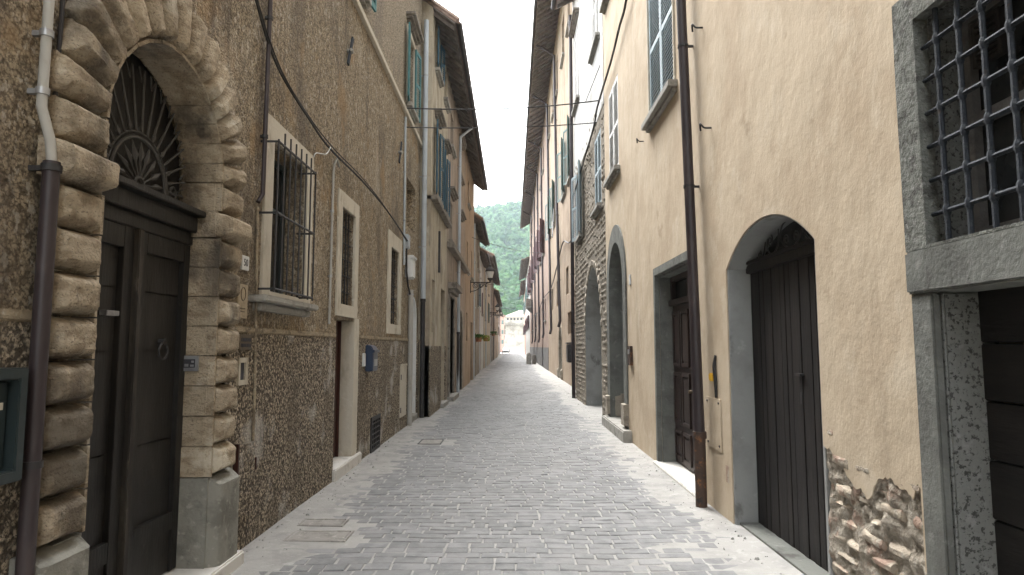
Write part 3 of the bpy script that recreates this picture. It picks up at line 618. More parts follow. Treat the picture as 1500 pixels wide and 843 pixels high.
MB().prism(fr, rect(10.18, 10.86, 0.0, .55), .02, .05, [rect(10.24, 10.80, .06, .49)]).build('frame', 'iron', t)
lattice(fr, [10.34, 10.46, 10.58, 10.70], [.12, .2, .28, .36, .44], 10.22, 10.82, .04, .51, .036, .012, .012).build('bars', 'iron', t); MB().box(fr, 10.2, 10.84, .02, .53, .0, .03).build('backing', 'ink', t)
t = thing('utility_cupboard', 'pale flush utility cupboard door in the plinth before the white doorway', 'utility door', fr(13.1, .3, 0))
MB().box(fr, 12.75, 13.5, .26, 1.26, .0, .04).build('door', 'plaster_light', t, bevel=.006); MB().box(fr, 12.72, 13.53, 1.265, 1.30, 0, .05).build('frame', 'plaster_light', t); MB().box(fr, 12.8, 12.84, 1.0, 1.1, .04, .05).box(fr, 12.8, 12.84, .36, .46, .04, .05).build('hinge', 'ink', t)
t = thing('utility_cupboard', 'roughcast covered utility hatch with dark red edge beside the portal', 'utility door', fr(5.335, .3, 0))
MB().box(fr, 5.235, 5.565, .30, .86, .03, .062).build('door', 'roughcast_plinth', t, bevel=.006); MB().box(fr, 5.207, 5.232, .28, .88, .02, .068).build('frame', 'red_door', t); MB().box(fr, 5.568, 5.585, .62, .72, .02, .07).build('hinge', 'red_door', t)
t = thing('number_tile', 'small white house number tile beside the impost of the portal', 'house number', fr(5.135, 2.34, 0))
MB().box(fr, 5.265, 5.405, 2.28, 2.40, 0, .018).build('tile', 'white_plastic', t, bevel=.004); text_mesh('50', .085, fr, 5.335, 2.34, .0195, False).build('digits', 'ink', t, recalc=False)
t = thing('wall_plaque', 'beige plaque with round emblem above the plinth beside the portal', 'plaque', fr(5.335, 2.0, 0))
MB().box(fr, 5.205, 5.395, 1.88, 2.16, 0, .02).build('plate', 'plaque', t, bevel=.004)
q = MB().tube([fr(5.300+.045*math.cos(.35*i), 2.08+.055*math.sin(.35*i), .021) for i in range(19)], .004, 5); q.box(fr, 5.255, 5.345, 1.955, 1.965, .0, .023).box(fr, 5.265, 5.335, 1.93, 1.938, 0, .023); q.build('emblem', 'bronze', t)
t = thing('wall_plaque', 'small bronze plaque with two worn lines of lettering beside the portal', 'plaque', fr(5.335, 1.65, 0))
MB().box(fr, 5.195, 5.435, 1.62, 1.75, .02, .05).build('plate', 'bronze', t, bevel=.004)
q = MB()
for zz in (1.705, 1.66):
    y = 5.220
    while y < 5.405: w_ = rnd(.008, .016); q.box(fr, y, y+w_, zz-.014, zz+.014, .045, .053); y += w_+rnd(.006, .016)
q.build('lettering', 'ink', t)
t = thing('doorbell_box', 'pale framed recessed doorbell below the bronze plaque', 'doorbell', fr(5.335, 1.45, 0))
MB().prism(fr, rect(5.215, 5.395, 1.34, 1.56), .02, .045, [rect(5.245, 5.345, 1.38, 1.52)]).build('frame', 'plaster_light', t); MB().box(fr, 5.235, 5.355, 1.37, 1.53, .0, .03).build('panel', 'ink', t)
# intercom on the inner side of the portal
cr = Fr2(fr, PC+PR)
t = thing('intercom', 'grey metal intercom with black button panel inside the portal jamb', 'intercom', fr(PC+PR, 1.5, -.15))
MB().prism(cr, rect(-.135, -.015, 1.475, 1.585), -.018, .004).build('plate', 'zinc', t, bevel=.003)
MB().prism(cr, rect(-.115, -.035, 1.50, 1.56), -.021, -.016).build('panel', 'ink', t); MB().prism(cr, rect(-.108, -.08, 1.507, 1.527), -.023, -.02).prism(cr, rect(-.068, -.042, 1.507, 1.522), -.023, -.02).prism(cr, rect(-.06, -.042, 1.535, 1.55), -.023, -.02).build('buttons', 'zinc', t)
t = thing('letterbox_case', 'dark green bank of letterboxes at the left edge of the street front', 'letterboxes', fr(2.6, 1.05, 0))
MB().prism(fr, rect(2.13, 2.84, 1.08, 1.56), .03, .13, [rect(2.18, 2.79, 1.13, 1.51)]).build('case', 'dark_green', t, bevel=.006)
for i in range(4):
    y = 2.185+i*.151; b = MB().box(fr, y, y+.145, 1.14, 1.50, .03, .085).build('box_door', 'dark_green', t, bevel=.004)
    MB().box(fr, y+.03, y+.117, 1.385, 1.415, .084, .09).build('name_slip', 'paper', b); MB().box(fr, y+.03, y+.117, 1.17, 1.20, .084, .09).build('handle', 'zinc', b)
for (y, z, lab) in ((8.42, 5.62, 'near blue grey iron wall anchor on the roughcast wall'), (12.35, 5.42, 'far blue grey iron wall anchor on the roughcast wall')):
    t = thing('wall_anchor', lab, 'wall anchor', fr(y, z, 0), 'iron wall anchors on the roughcast house')
    tr = lambda u, w, d: fr(y+u*.42-w*.9, z+u*.9+w*.42, d)
    MB().box(tr, -.26, .26, -.028, .028, .03, .055).build('bar', 'lattice_iron', t); MB().tube([fr(y, z, -.02), fr(y, z, .08)], .03, 8).box(fr, y-.05, y+.05, z-.02, z+.02, .05, .07).build('boss', 'sillstone', t)
cp = [(4.78, 4.98), (5.12, 4.58), (5.58, 4.26), (6.55, 4.06), (7.38, 3.98), (8.6, 3.92), (9.9, 3.85), (11.2, 3.78), (12.6, 3.62), (13.35, 3.55)]
cp = [(4.0, 6.3)] + [( .0+a, b) for a, b in ((4.83, 4.97), (5.24, 4.57), (5.82, 4.25), (6.64, 4.05), (7.59, 4.01), (9.25, 4.02), (11.2, 3.96), (13.3, 3.79))]
wire('thick black cable sagging across the roughcast wall', smoothpts([fr(a, b, .06+.02*math.sin(a*3)) for a, b in cp], 7), .013)
wire('thinner cable twisted beside the thick black one on the roughcast wall', smoothpts([fr(a, b+.025*math.sin(a*5), .075+.02*math.cos(a*4)) for a, b in cp], 7), .007)
wire('loop of thin white cable hanging by the short conduit', smoothpts([fr(7.55, 4.02, .06), fr(7.3, 3.86, .08), fr(7.0, 3.78, .06), fr(6.95, 3.72, .05)], 6), .006, 'white_plastic')

# ------------------------------------------------------------------ RIGHT: beige plaster house
B = Bld('beige_house', 'beige plastered house with dark arched door and latticed window', 2.05, -1, -7, 14.12, 11.6, 'beige')
fr = B.fr; root = B.root
# latticed window, stone lintel and the boarded door under it
B.hole(rect(1.78, 3.325, -.1, 3.452))
w = MB().prism(fr, [(1.70, 2.135), (3.335, 2.135), (3.345, 3.0), (3.34, 3.47), (1.70, 3.49)], -.06, .012, [[(1.95, 2.15), (3.165, 2.15), (3.172, 3.31), (1.95, 3.31)]])
w = w.build('window', 'rough_surround', root); w['label'] = 'latticed window in a rough stone surround'
MB().prism(fr, rect(1.72, 3.33, 2.13, 3.46), -.30, -.062, [rect(1.95, 3.168, 2.152, 3.31)]).build('reveal', 'pitted_concrete', w)
q = MB()
for i in range(60):
    z = 2.15+i*(1.3/60); q  # chipped edge handled by bump
ys_ = [3.06-.152*i for i in range(8)]; zs_ = [2.30+.171*i for i in range(6)]
g = lattice(fr, ys_, zs_, 1.93, 3.175, 2.14, 3.33, -.03, .0125, .0115, .019); g.build('grille', 'lattice_iron', w, smooth=True)
q = MB()
for a, b in ((1.95, 2.02), (2.52, 2.60), (3.08, 3.166)): q.box(fr, a, b, 2.155, 3.31, -.26, -.20)
for z in (2.16, 2.72, 3.24): q.box(fr, 2.02, 2.52, z, z+.06, -.258, -.205); q.box(fr, 2.60, 3.08, z, z+.06, -.258, -.205)
q.build('casement', 'grey_dado', w)
MB().box(fr, 1.93, 3.17, 2.14, 3.32, -.30, -.24).build('pane', 'glass', w)
q = MB().prism(fr, rect(2.84, 3.02, 2.98, 3.2), -.2, -.17, [rect(2.86, 3.0, 3.0, 3.18)])
for i in range(6): q.box(fr, 2.86, 3.0, 3.01+i*.028, 3.023+i*.028, -.195, -.175)
q.build('air_vent', 'worn_wood', w)
d = MB().box(fr, 1.70, 3.325, 1.915, 2.131, -.30, .03)
d = d.build('door', 'concrete', root, bevel=.012); d['label'] = 'boarded dark door under a concrete lintel'
MB().box(fr, 3.145, 3.31, -.1, 1.912, -.03, .016).build('jamb', 'concrete', d, bevel=.01)
MB().box(fr, 3.135, 3.30, -.1, 1.912, -.30, -.033).build('reveal', 'pitted_concrete', d, bevel=.01)
q = MB()
for i in range(7): q.box(fr, 1.75, 3.14, .02+i*.275, .02+(i+1)*.275-.008, -.26, -.21+rnd(-.006, .006))
q.build('door_leaf', 'boards', d, bevel=.005)
# plaster lost at the wall foot: a hole in the plaster skin showing rubble
edge = [(4.33, .99), (4.26, .985), (4.20, .95), (4.13, .91), (4.05, .85), (3.97, .80), (3.91, .82), (3.86, .775), (3.81, .79), (3.77, .86), (3.71, .915), (3.65, .935), (3.58, .93), (3.52, .90), (3.46, .905), (3.41, .87), (3.37, .95), (3.34, .94)]
e2 = []; st = random.Random(8)
for a, b in zip(edge, edge[1:]):
    e2.append(a)
    for k in (1, 2): t_ = k/3; e2.append((a[0]+(b[0]-a[0])*t_, a[1]+(b[1]-a[1])*t_+st.uniform(-.012, .012)))
edge = e2+[edge[-1]]
# arched plank door
Y0, Y1 = 4.36, 6.20
ap = arcpts(Y0, Y1, 2.38, .33)
hole2 = [(3.335, -.1), (6.20, -.1)] + ap + [(4.36, 1.0)] + edge[0:]
B.hole(hole2)
q = MB(); st = random.Random(5)
z = -.05
while z < 1.06:
    hh = st.uniform(.05, .13); y = 3.315-st.uniform(0, .1)
    while y < 4.36:
        ww = st.uniform(.12, .34); y1 = min(y+ww, 4.352)
        if y1-max(y, 3.31) > .03: q.pillow(fr, [(max(y, 3.31)+.006, z+.006+st.uniform(-.01, .01)), (y1-.006, z+.006+st.uniform(-.01, .01)), (y1-.006, z+hh-.006), (max(y, 3.31)+.006, z+hh-.006+st.uniform(-.01, .01))], -.09, -.002+st.uniform(-.022, .010), 8, st.uniform(0, 99), amp=.012)
        y += ww
    z += hh
coat = MB().ribbon(fr, [(a, b+.012) for a, b in edge], [(a+st.uniform(-.006, .006), b-st.uniform(.012, .055)) for a, b in edge], -.05, -.007)
rb = q.build('exposed_rubble', 'rubble', root, smooth=True)
q = MB(); n1, n2 = 46, 46
for j in range(n2+1):
    for i in range(n1+1):
        y = 3.31+1.045*i/n1; z = -.1+1.14*j/n2
        q.v.append(fr(y, z, -.020+.018*noise.noise(Vector((y*4, z*4, 1)))+.030*noise.noise(Vector((y*14, z*14, 4)))))
for j in range(n2):
    for i in range(n1): a = j*(n1+1)+i; q.f.append((a, a+1, a+n1+2, a+n1+1))
coat.build('broken_undercoat', 'old_mortar', rb)
q.build('rubble_mortar', 'old_mortar', rb, smooth='all')
MB().box(fr, 4.30, 4.358, -.1, 1.04, -.44, -.05).build('rubble_corner', 'cutstone', rb)
prof = [(6.20, -.1)] + ap + [(4.36, -.1)]
inn = [(6.17, -.1)] + arcpts(4.39, 6.17, 2.38, .315) + [(4.39, -.1)]
d = MB().ribbon(fr, prof, inn, -.44, -.012).build('door', 'grey_plaster', root); d['label'] = 'segmental arched door of dark vertical planks'
q = MB(); y = 4.395
while y < 6.16: q.box(fr, y, min(y+.088, 6.165), .03, 2.34, -.27, -.222+rnd(-.003, .003)); y += .092
q.build('door_leaf', 'plank_door', d, bevel=.003)
MB().box(fr, 4.39, 6.17, 2.34, 2.42, -.27, -.18).box(fr, 4.39, 6.17, 2.422, 2.45, -.27, -.16).build('transom', 'plank_door', d, bevel=.006)
MB().prism(fr, arch(4.385, 6.175, 2.44, 2.441, .27), -.34, -.30).build('fanlight_backing', 'glass', d)
g = MB(); GD = -.24
for sy in (-1, 1):
    c = 5.28
    g.tube(smoothpts([fr(c+sy*.02, 2.46, GD), fr(c+sy*.14, 2.5, GD), fr(c+sy*.21, 2.59, GD), fr(c+sy*.15, 2.68, GD), fr(c, 2.71, GD)], 6), .007, 6)
    g.tube(spiral(fr, c+sy*.09, 2.54, .055, .012, -math.pi/2, sy*1.6, GD), .006, 5)
    g.tube(smoothpts([fr(c+sy*.24, 2.66, GD), fr(c+sy*.27, 2.52, GD), fr(c+sy*.40, 2.46, GD), fr(c+sy*.50, 2.53, GD), fr(c+sy*.47, 2.61, GD)], 6), .007, 6)
    g.tube(spiral(fr, c+sy*.43, 2.585, .06, .012, math.pi/2, sy*1.6, GD), .006, 5)
    g.tube(smoothpts([fr(c+sy*.53, 2.6, GD), fr(c+sy*.6, 2.48, GD), fr(c+sy*.72, 2.46, GD), fr(c+sy*.76, 2.51, GD)], 6), .007, 6)
    g.tube(spiral(fr, c+sy*.68, 2.5, .045, .01, 0, sy*1.5, GD), .006, 5)
g.build('fanlight_grille', WR, d, smooth=True)
MB().box(fr, 5.10, 5.20, 1.42, 1.44, -.225, -.19).box(fr, 5.14, 5.17, 1.20, 1.29, -.225, -.217).build('handle', 'iron', d)
MB().box(fr, 4.36, 6.2, -.1, .03, -.44, -.05).build('doorstep', 'concrete', d)
# panelled double door behind the big downpipe
B.hole(rect(7.35, 9.272, -.06, 2.672))
d = MB().prism(fr, [(7.24, -.05), (7.36, -.05), (7.36, 2.66), (9.26, 2.66), (9.26, -.05), (9.36, -.05), (9.36, 2.77), (7.24, 2.77)], -.05, .016).build('door', 'concrete', root, bevel=.006); d['label'] = 'brown panelled double door with transom light'
MB().ribbon(fr, [(9.262, -.05), (9.262, 2.662), (7.358, 2.662), (7.358, -.05)], [(9.23, -.05), (9.23, 2.63), (7.39, 2.63), (7.39, -.05)], -.4, -.052).build('reveal', 'concrete', d)
for a, b in ((7.39, 8.30), (8.32, 9.23)):
    q = MB().box(fr, a, b, .06, 2.22, -.28, -.23)
    ym = (a+b)/2
    for y0, y1 in ((a+.06, ym-.025), (ym+.025, b-.06)):
        for z0, z1 in ((.12, .52), (.60, 1.30), (1.38, 2.14)):
            q.prism(fr, rect(y0, y1, z0, z1), -.23, -.205, [rect(y0+.05, y1-.05, z0+.05, z1-.05)]); q.box(fr, y0+.075, y1-.075, z0+.075, z1-.075, -.23, -.212)
    o = q.build('door_leaf', 'brown_door', d, bevel=.005)
    MB().box(fr, a, b, .058, .54, -.229, -.196).build('kick_board', 'dark_door', o) if False else None
MB().box(fr, 7.39, 9.23, 2.22, 2.30, -.28, -.17).box(fr, 8.27, 8.35, 2.302, 2.63, -.28, -.20).box(fr, 9.15, 9.23, 2.302, 2.63, -.28, -.20).box(fr, 7.39, 9.15, 2.56, 2.628, -.28, -.201).build('transom', 'brown_door', d, bevel=.006)
MB().box(fr, 7.39, 9.23, 2.3, 2.63, -.3, -.26).build('pane', 'glass', d)
MB().box(fr, 7.15, 9.34, -.1, .05, -.4, .07).build('doorstep', 'marble', d, bevel=.01)
MB().tube([fr(8.27, 1.08, -.23), fr(8.27, 1.08, -.17)], .022, 10).build('handle', 'bronze', d, smooth=True)
# arched stone doorway
B.hole(arch(11.9, 13.62, -.05, 2.86, .86))
out_ = [(13.92, -.05)] + arcpts(11.6, 13.92, 2.86, 1.19) + [(11.6, -.05)]; in_ = [(13.60, -.05)] + arcpts(11.92, 13.60, 2.86, .84) + [(11.92, -.05)]
d = MB().ribbon(fr, out_, in_, -.40, .03).build('door', 'concrete', root); d['label'] = 'tall narrow door in a grey stone arch'
q = MB()
for a, b in ((11.92, 12.75), (12.77, 13.60)):
    q.box(fr, a, b, .2, 2.76, -.40, -.34)
    for z0, z1 in ((.3, 1.1), (1.25, 2.65)): q.prism(fr, rect(a+.1, b-.1, z0, z1), -.34, -.32, [rect(a+.15, b-.15, z0+.05, z1-.05)])
q.build('door_leaf', 'dark_door', d); MB().box(fr, 11.91, 13.61, 2.76, 2.86, -.40, -.30).build('transom', 'concrete', d)
MB().prism(fr, arch(11.91, 13.61, 2.86, 2.861, .84), -.39, -.36).build('pane', 'glass', d)
g = MB()
for i in range(9): a = math.pi*(i+.5)/9; g.tube([fr(12.76+.15*math.cos(a), 2.88+.15*math.sin(a), -.32), fr(12.76+.82*math.cos(a), 2.88+.82*math.sin(a), -.32)], .01, 5)
g.tube([fr(12.76+.15*math.cos(math.pi*i/10), 2.88+.15*math.sin(math.pi*i/10), -.32) for i in range(11)], .012, 5)
g.build('fanlight_grille', 'iron', d)
for a, b in ((11.55, 11.95), (13.58, 13.96)): seed += 1; MB().pillow(fr, rect(a, b, .2, .68), -.3, .09, 8, seed, amp=.012).build('base_block', 'cutstone', d, smooth=True)
q = MB().box(fr, 11.3, 13.98, -.1, .2, -.4, .16); q.build('doorstep', 'sillstone', d, bevel=.02)
# shuttered windows
B.window(7.92, 9.38, 4.98, 7.05, shut='closed', leaves='shutter_pale', sill=.12, surround=('plaster_light', .05, .02), depth=.25)
B.window(12.25, 13.45, 5.12, 6.98, shut='closed', leaves='shutter_white', sill=.15, depth=.25)
B.window(12.2, 13.6, 9.15, 11.0, shut='closed', leaves='shutter_white', sill=.25, depth=.25)
B.window(7.92, 9.38, 9.15, 11.0, shut='closed', leaves='shutter_pale', sill=.12, depth=.25)
B.window(3.6, 5.0, 5.2, 7.2, shut='closed', leaves='shutter_pale', sill=.12, depth=.25)
B.wall(); B.eave(.7, .3)
t = downpipe('big dark purple downpipe with rusty cast iron foot on the beige wall', fr, [(7.30, 11.2, .12), (7.13, 5.62, .115), (6.95, 2.6, .11), (6.86, .7, .105)], .056, 'pipe_purple', (5.05, 3.4), low=(.72, 'pipe_rust', .06))
wire('thin pale cable hanging beside the big purple downpipe', smoothpts([fr(7.2, 2.3, .05), fr(7.09, 1.7, .06), fr(7.12, 1.2, .05), fr(7.02, .75, .06), fr(7.05, .1, .05)], 6), .010, 'conduit')
t = thing('gas_cupboard', 'beige painted flush metal hatch beside the big downpipe', 'utility door', fr(6.7, .65, 0))
MB().box(fr, 6.45, 6.92, .62, 1.13, -.02, .012).build('door', 'beige', t, bevel=.004)
for yy, zz in ((6.50, 1.09), (6.87, 1.09), (6.50, .67), (6.87, .67)): MB().tube([fr(yy, zz, .0), fr(yy, zz, .02)], .012, 8).build('screw', 'iron', t)
t = thing('gas_valve', 'yellow gas valve tag on a bare dark pipe above the beige hatch', 'gas valve', fr(6.6, 1.15, 0))
MB().tube(smoothpts([fr(6.58, 1.14, .005), fr(6.57, 1.3, .015), fr(6.585, 1.45, .02), fr(6.575, 1.56, .0)], 5), .018, 7).build('pipe', 'iron', t, smooth=True); MB().box(fr, 6.58, 6.72, 1.30, 1.38, .015, .04).build('tag', 'yellow', t, bevel=.01)
tag(MB().box(fr, 6.28, 6.36, .36, .52, -.03, .003).build('wall_slot', 'rubble', None, loc=fr(6.3, .4, 0)), 'small brown slot in the beige wall by the arched door', 'wall slot')
t = thing('doorbell_box', 'small rusty metal box between the arched doorway and the panelled door', 'doorbell', fr(11.2, 1.4, 0))
MB().box(fr, 11.12, 11.36, 1.33, 1.66, 0, .05).build('case', 'pipe_rust', t, bevel=.006); MB().box(fr, 11.18, 11.30, 1.52, 1.6, .05, .056).build('button_plate', 'zinc', t)
tag(MB().box(fr, 11.18, 11.28, 2.72, 2.9, 0, .02).build('number_tile', 'white_plastic', None, loc=fr(11.2, 2.8, 0), bevel=.004), 'small white tile on the beige wall above the rusty box', 'tile')
for y, z, lab in ((6.72, 5.08, 'upper rusty iron hook near the top of the beige wall'), (6.52, 3.9, 'lower stub of rusty iron on the beige wall right of the downpipe'), (9.9, 4.85, 'curled iron hook below the pale blue shutters')):
    tag(MB().tube(smoothpts([fr(y, z, -.02), fr(y, z, .07), fr(y+.03, z+.05, .10), fr(y+.08, z+.05, .09), fr(y+.10, z, .08)], 5), .010, 6).build('iron_hook', 'iron', None, smooth=True, loc=fr(y, z, 0)), lab, 'hook', 'iron hooks on the beige wall')
cr_ = [(8.6, 6.9), (10.64, 7.36), (11.52, 7.42), (12.56, 7.34), (14.64, 7.33), (15.46, 7.02), (18.5, 6.95), (21.0, 6.6)]
wire('thick black cable bundle descending the beige and stone walls', smoothpts([fr(a, b, .08) for a, b in [(9.5, 9.0), (10.64, 7.36+.35), (11.52, 7.42+.1), (12.56, 7.34), (14.64, 7.20), (15.46, 6.95), (18.5, 6.7), (21.0, 6.45)]], 7), .022)

# ------------------------------------------------------------------ RIGHT: bare stone house with white upper floor
S = Bld('stone_house', 'narrow house of bare rubble stone with white upper floor and grey arched recess', 2.05, -1, 14.122, 21.2, 7.1, 'stonewall', depth=6.9)
fr = S.fr; root = S.root
AY0, AY1, AZ, AR = 15.05, 18.35, 2.05, 1.64
S.hole(arch(AY0, AY1, -.05, AZ, AR, 24))
o = MB().ribbon(fr, [(AY1, -.05)]+arcpts(AY0, AY1, AZ, AR, 24)+[(AY0, -.05)], [(AY1-.03, -.05)]+arcpts(AY0+.03, AY1-.03, AZ, AR-.03, 24)+[(AY0+.03, -.05)], -.8, -.01).build('arched_recess', 'grey_plaster', root)
MB().prism(fr, arch(AY0, AY1, -.1, AZ, AR, 24), -.85, -.8).build('recess_back', 'grey_plaster', o)
q = MB()
for k in range(19):
    a0, a1 = math.pi*k/19+.01, math.pi*(k+1)/19-.01; pt = lambda r, a: ((AY0+AY1)/2+r*math.cos(a), AZ+r*math.sin(a)); seed += 1
    q.pillow(fr, [pt(AR, a0), pt(AR+.22+rnd(-.02, .02), a0), pt(AR+.22+rnd(-.02, .02), a1), pt(AR, a1)], -.05, .022, 5, seed, amp=.006)
q.build('arch_stones', 'cutstone', o, smooth=True)
S.window(14.72, 15.86, 4.95, 6.75, shut='closed', leaves='shutter_pale', sill=.15, depth=.25)
S.window(18.75, 19.85, 4.95, 7.0, shut='both', leaves='shutter_pale', sill=.15, depth=.25, ang=12)
q = MB(); st = random.Random(11); z = -.05
while z < 7.3:
    hh = st.uniform(.09, .17); y = 14.13
    while y < 21.2:
        ww = st.uniform(.14, .42); y1 = min(y+ww, 21.19); cy_, cz_ = (y+y1)/2, z+hh/2; ra = math.hypot(max(0, cy_-y and 0)+cy_-16.7, max(0, cz_-AZ))
        ok = not (ra < AR+.33 if cz_ > AZ else abs(cy_-16.7) < AR+.22)
        ok = ok and not (14.5 < cy_ < 16.05 and 4.7 < cz_ < 6.9) and not (18.5 < cy_ < 20.1 and 4.7 < cz_ < 7.15)
        if ok and y1-y > .05 and (z < 6.9 or st.random() < .5): q.pillow(fr, [(y+.008, z+.008+st.uniform(-.015, .015)), (y1-.008, z+.008+st.uniform(-.015, .015)), (y1-.008, z+hh-.006), (y+.008, z+hh-.006)], -.03, .018+st.uniform(-.016, .018), 3, st.uniform(0, 99), amp=.02)
        y = y1 if y1 < 21.19 else 22
    z += hh
sw = S.wall(); S.holes = []
q.build('stone_facing', 'stonewall', root, smooth=True)
S.window(14.75, 15.95, 9.0, 11.2, shut='closed', leaves='shutter_white', sill=.18, hood=True, depth=.22)
S.window(19.3, 20.6, 9.3, 11.7, shut='closed', leaves='shutter_white', sill=.18, hood=True, depth=.22)
MB().prism(fr, rect(14.122, 21.2, 7.102, 13.4), -.45, .012, S.holes).box(fr, 14.122, 14.4, 7.1, 13.4, -6.9, -.452).box(fr, 20.9, 21.2, 7.1, 13.4, -6.9, -.452).build('upper_wall', 'stucco_white', root)
S.h = 13.4; S.eave(.6, .3)
downpipe('dark downpipe with red clamp at the far corner of the stone house', fr, [(21.0, 12.8, .1), (21.0, 2.0, .1), (20.95, 0, .1)], .06, 'pipe_purple', (9, 6.5, 4, 2.4))
MB
t = thing('letterbox', 'black letterbox on the ochre wall beyond the stone house', 'letterbox', (2.45, 27.0, 1.2))
MB().box(Fr(2.45, -1), 26.6, 27.4, 1.0, 1.75, 0, .2).build('body', 'black_pipe', t, bevel=.03); MB().box(Fr(2.45, -1), 26.56, 27.44, 1.76, 1.82, 0, .23).build('lid', 'black_pipe', t, bevel=.01)

# ------------------------------------------------------------------ RIGHT: long ochre palace front, then its rose continuation
O = Bld('ochre_palace', 'very tall ochre palace front with green shutters and small square windows', 2.45, -1, 21.25, 44.4, 19.3, 'ochre', depth=9)
fr = O.fr
for y0, y1, z0, z1 in ((28.3, 29.6, 4.0, 5.2), (34.9, 36.0, 3.85, 5.25), (27.2, 28.9, 2.2, 3.15), (39.0, 40.2, 3.9, 5.2)): O.window(y0, y1, z0, z1, frame='worn_wood', depth=.3)
for y0, y1 in ((26.6, 27.7), (29.6, 31.0), (37.0, 38.2), (41.2, 42.6)): O.window(y0, y1, 8.75, 11.2, shut='both', leaves='shutter_green', sill=.2, ang=16)
for y0, y1 in ((22.6, 23.6), (26.6, 27.7), (29.6, 31.0), (34.0, 35.2), (37.5, 38.8), (41.2, 42.6)): O.window(y0, y1, 15.5, 17.6, sill=.15)
O.hole(arch(32.3, 34.4, -.05, 1.9, .95))
d = MB().ribbon(fr, [(34.4, 0)]+arcpts(32.3, 34.4, 1.9, .95)+[(32.3, 0)], [(34.3, 0)]+arcpts(32.4, 34.3, 1.9, .88)+[(32.4, 0)], -.3, .03).build('door', 'cutstone', O.root)
MB().prism(fr, arch(32.35, 34.35, 0, 1.9, .93), -.3, -.24).build('door_leaf', 'worn_wood', d)
for a, b in ((32.0, 32.4), (34.3, 34.7)): seed += 1; MB().pillow(fr, rect(a, b, 0, .55), 0, .12, 6, seed).build('base_block', 'cutstone', d, smooth=True)
O.hole(rect(23.4, 25.0, -.05, 2.6)); MB().box(fr, 23.4, 25.0, 0, 2.6, -.3, -.24).build('door', 'brown_door', O.root)
O.wall(); O.eave(1.25, .75, step=.5)
P = Bld('rose_palace', 'tall rose coloured palace front with maroon shutters and grey dado', 2.45, -1, 44.45, 92, 19.3, 'rose', depth=9)
for y0, y1 in ((49.5, 51.2), (54.5, 56.4), (60.5, 62.5), (70.0, 72.0), (79, 81), (86.5, 88.5)): P.window(y0, y1, 8.8, 11.4, shut='both', leaves='shutter_purple', sill=.25, ang=24)
for y0, y1 in ((47.5, 48.8), (57.4, 58.8), (66, 67.5), (75, 76.5), (84, 85.5)): P.window(y0, y1, 3.6, 5.2, frame='worn_wood', depth=.3, sill=.1)
for y0, y1 in ((49.5, 51.2), (54.5, 56.4), (62, 64), (70.0, 72.0), (79, 81), (86.5, 88.5)): P.window(y0, y1, 15.5, 17.6, sill=.15)
for y0, y1 in ((52, 53.6), (64, 65.6), (73, 74.6)): P.hole(rect(y0, y1, -.05, 2.7)); MB().box(P.fr, y0, y1, 0, 2.7, -.3, -.24).build('door', 'brown_door', P.root)
q = MB(); ed = [44.45, 52, 53.6, 64, 65.6, 73, 74.6, 92]
for i in range(0, 8, 2): q.box(P.fr, ed[i], ed[i+1], -.2, 1.58, -.1, .03)
q.build('dado', 'grey_dado', P.root); P.wall(); P.eave(1.25, .75, step=1.)
for y, z, lab in ((31.9, 2.9, 'maroon downpipe bending out to the eave above the small arched door'), (39.3, 2.7, 'second maroon downpipe along the ochre front'), (49.0, 2.6, 'maroon downpipe at the start of the rose front'), (66.5, 2.4, 'far maroon downpipe midway along the rose front'), (57.0, 2.3, 'maroon downpipe between the first two rows of maroon shutters'), (77.0, 2.3, 'maroon downpipe just before the stone balcony')):
    downpipe(lab, fr, [(y+3.2, 18.55, 1.15), (y+3.2, 18.2, .5), (y+3.2, 17.9, .12), (y+2.2, 11, .12), (y+.5, 4.2, .12), (y, z, .12), (y, z-.3, .2)], .075, 'pipe_purple', (14, 8.5, 5))
t = thing('balcony', 'small stone balcony high on the rose front', 'balcony', (2.45, 79.5, 6.4))
MB().box(fr, 78.2, 81.2, 6.3, 6.5, 0, .85).build('slab', 'sillstone', t, bevel=.02); MB().box(fr, 78.2, 81.2, 6.5, 7.4, .75, .83).box(fr, 78.2, 78.28, 6.5, 7.4, 0, .75).box(fr, 81.12, 81.2, 6.5, 7.4, 0, .75).build('parapet', 'hoodstone', t)
for yy in (78.4, 80.8): MB().prism(Fr2(fr, yy), [(0, 6.3), (.7, 6.3), (0, 5.7)], 0, .25).build('bracket', 'hoodstone', t)
wire('black cable looping along the ochre and rose fronts', smoothpts([fr(21.5, 6.5, .1), fr(26, 5.9, .1), fr(30, 6.5, .1), fr(34, 5.9, .1), fr(40, 5.2, .1), fr(50, 5.3, .1), fr(60, 4.8, .1), fr(75, 5.2, .1)], 6), .03)
tag(MB().tube([fr(37.2, 9.9, .05), fr(31.5, 7.0, .5)], .03, 6).build('flag_pole', 'iron', None, loc=fr(37.2, 9.9, .05)), 'slanting iron pole leaning from the ochre front', 'pole')
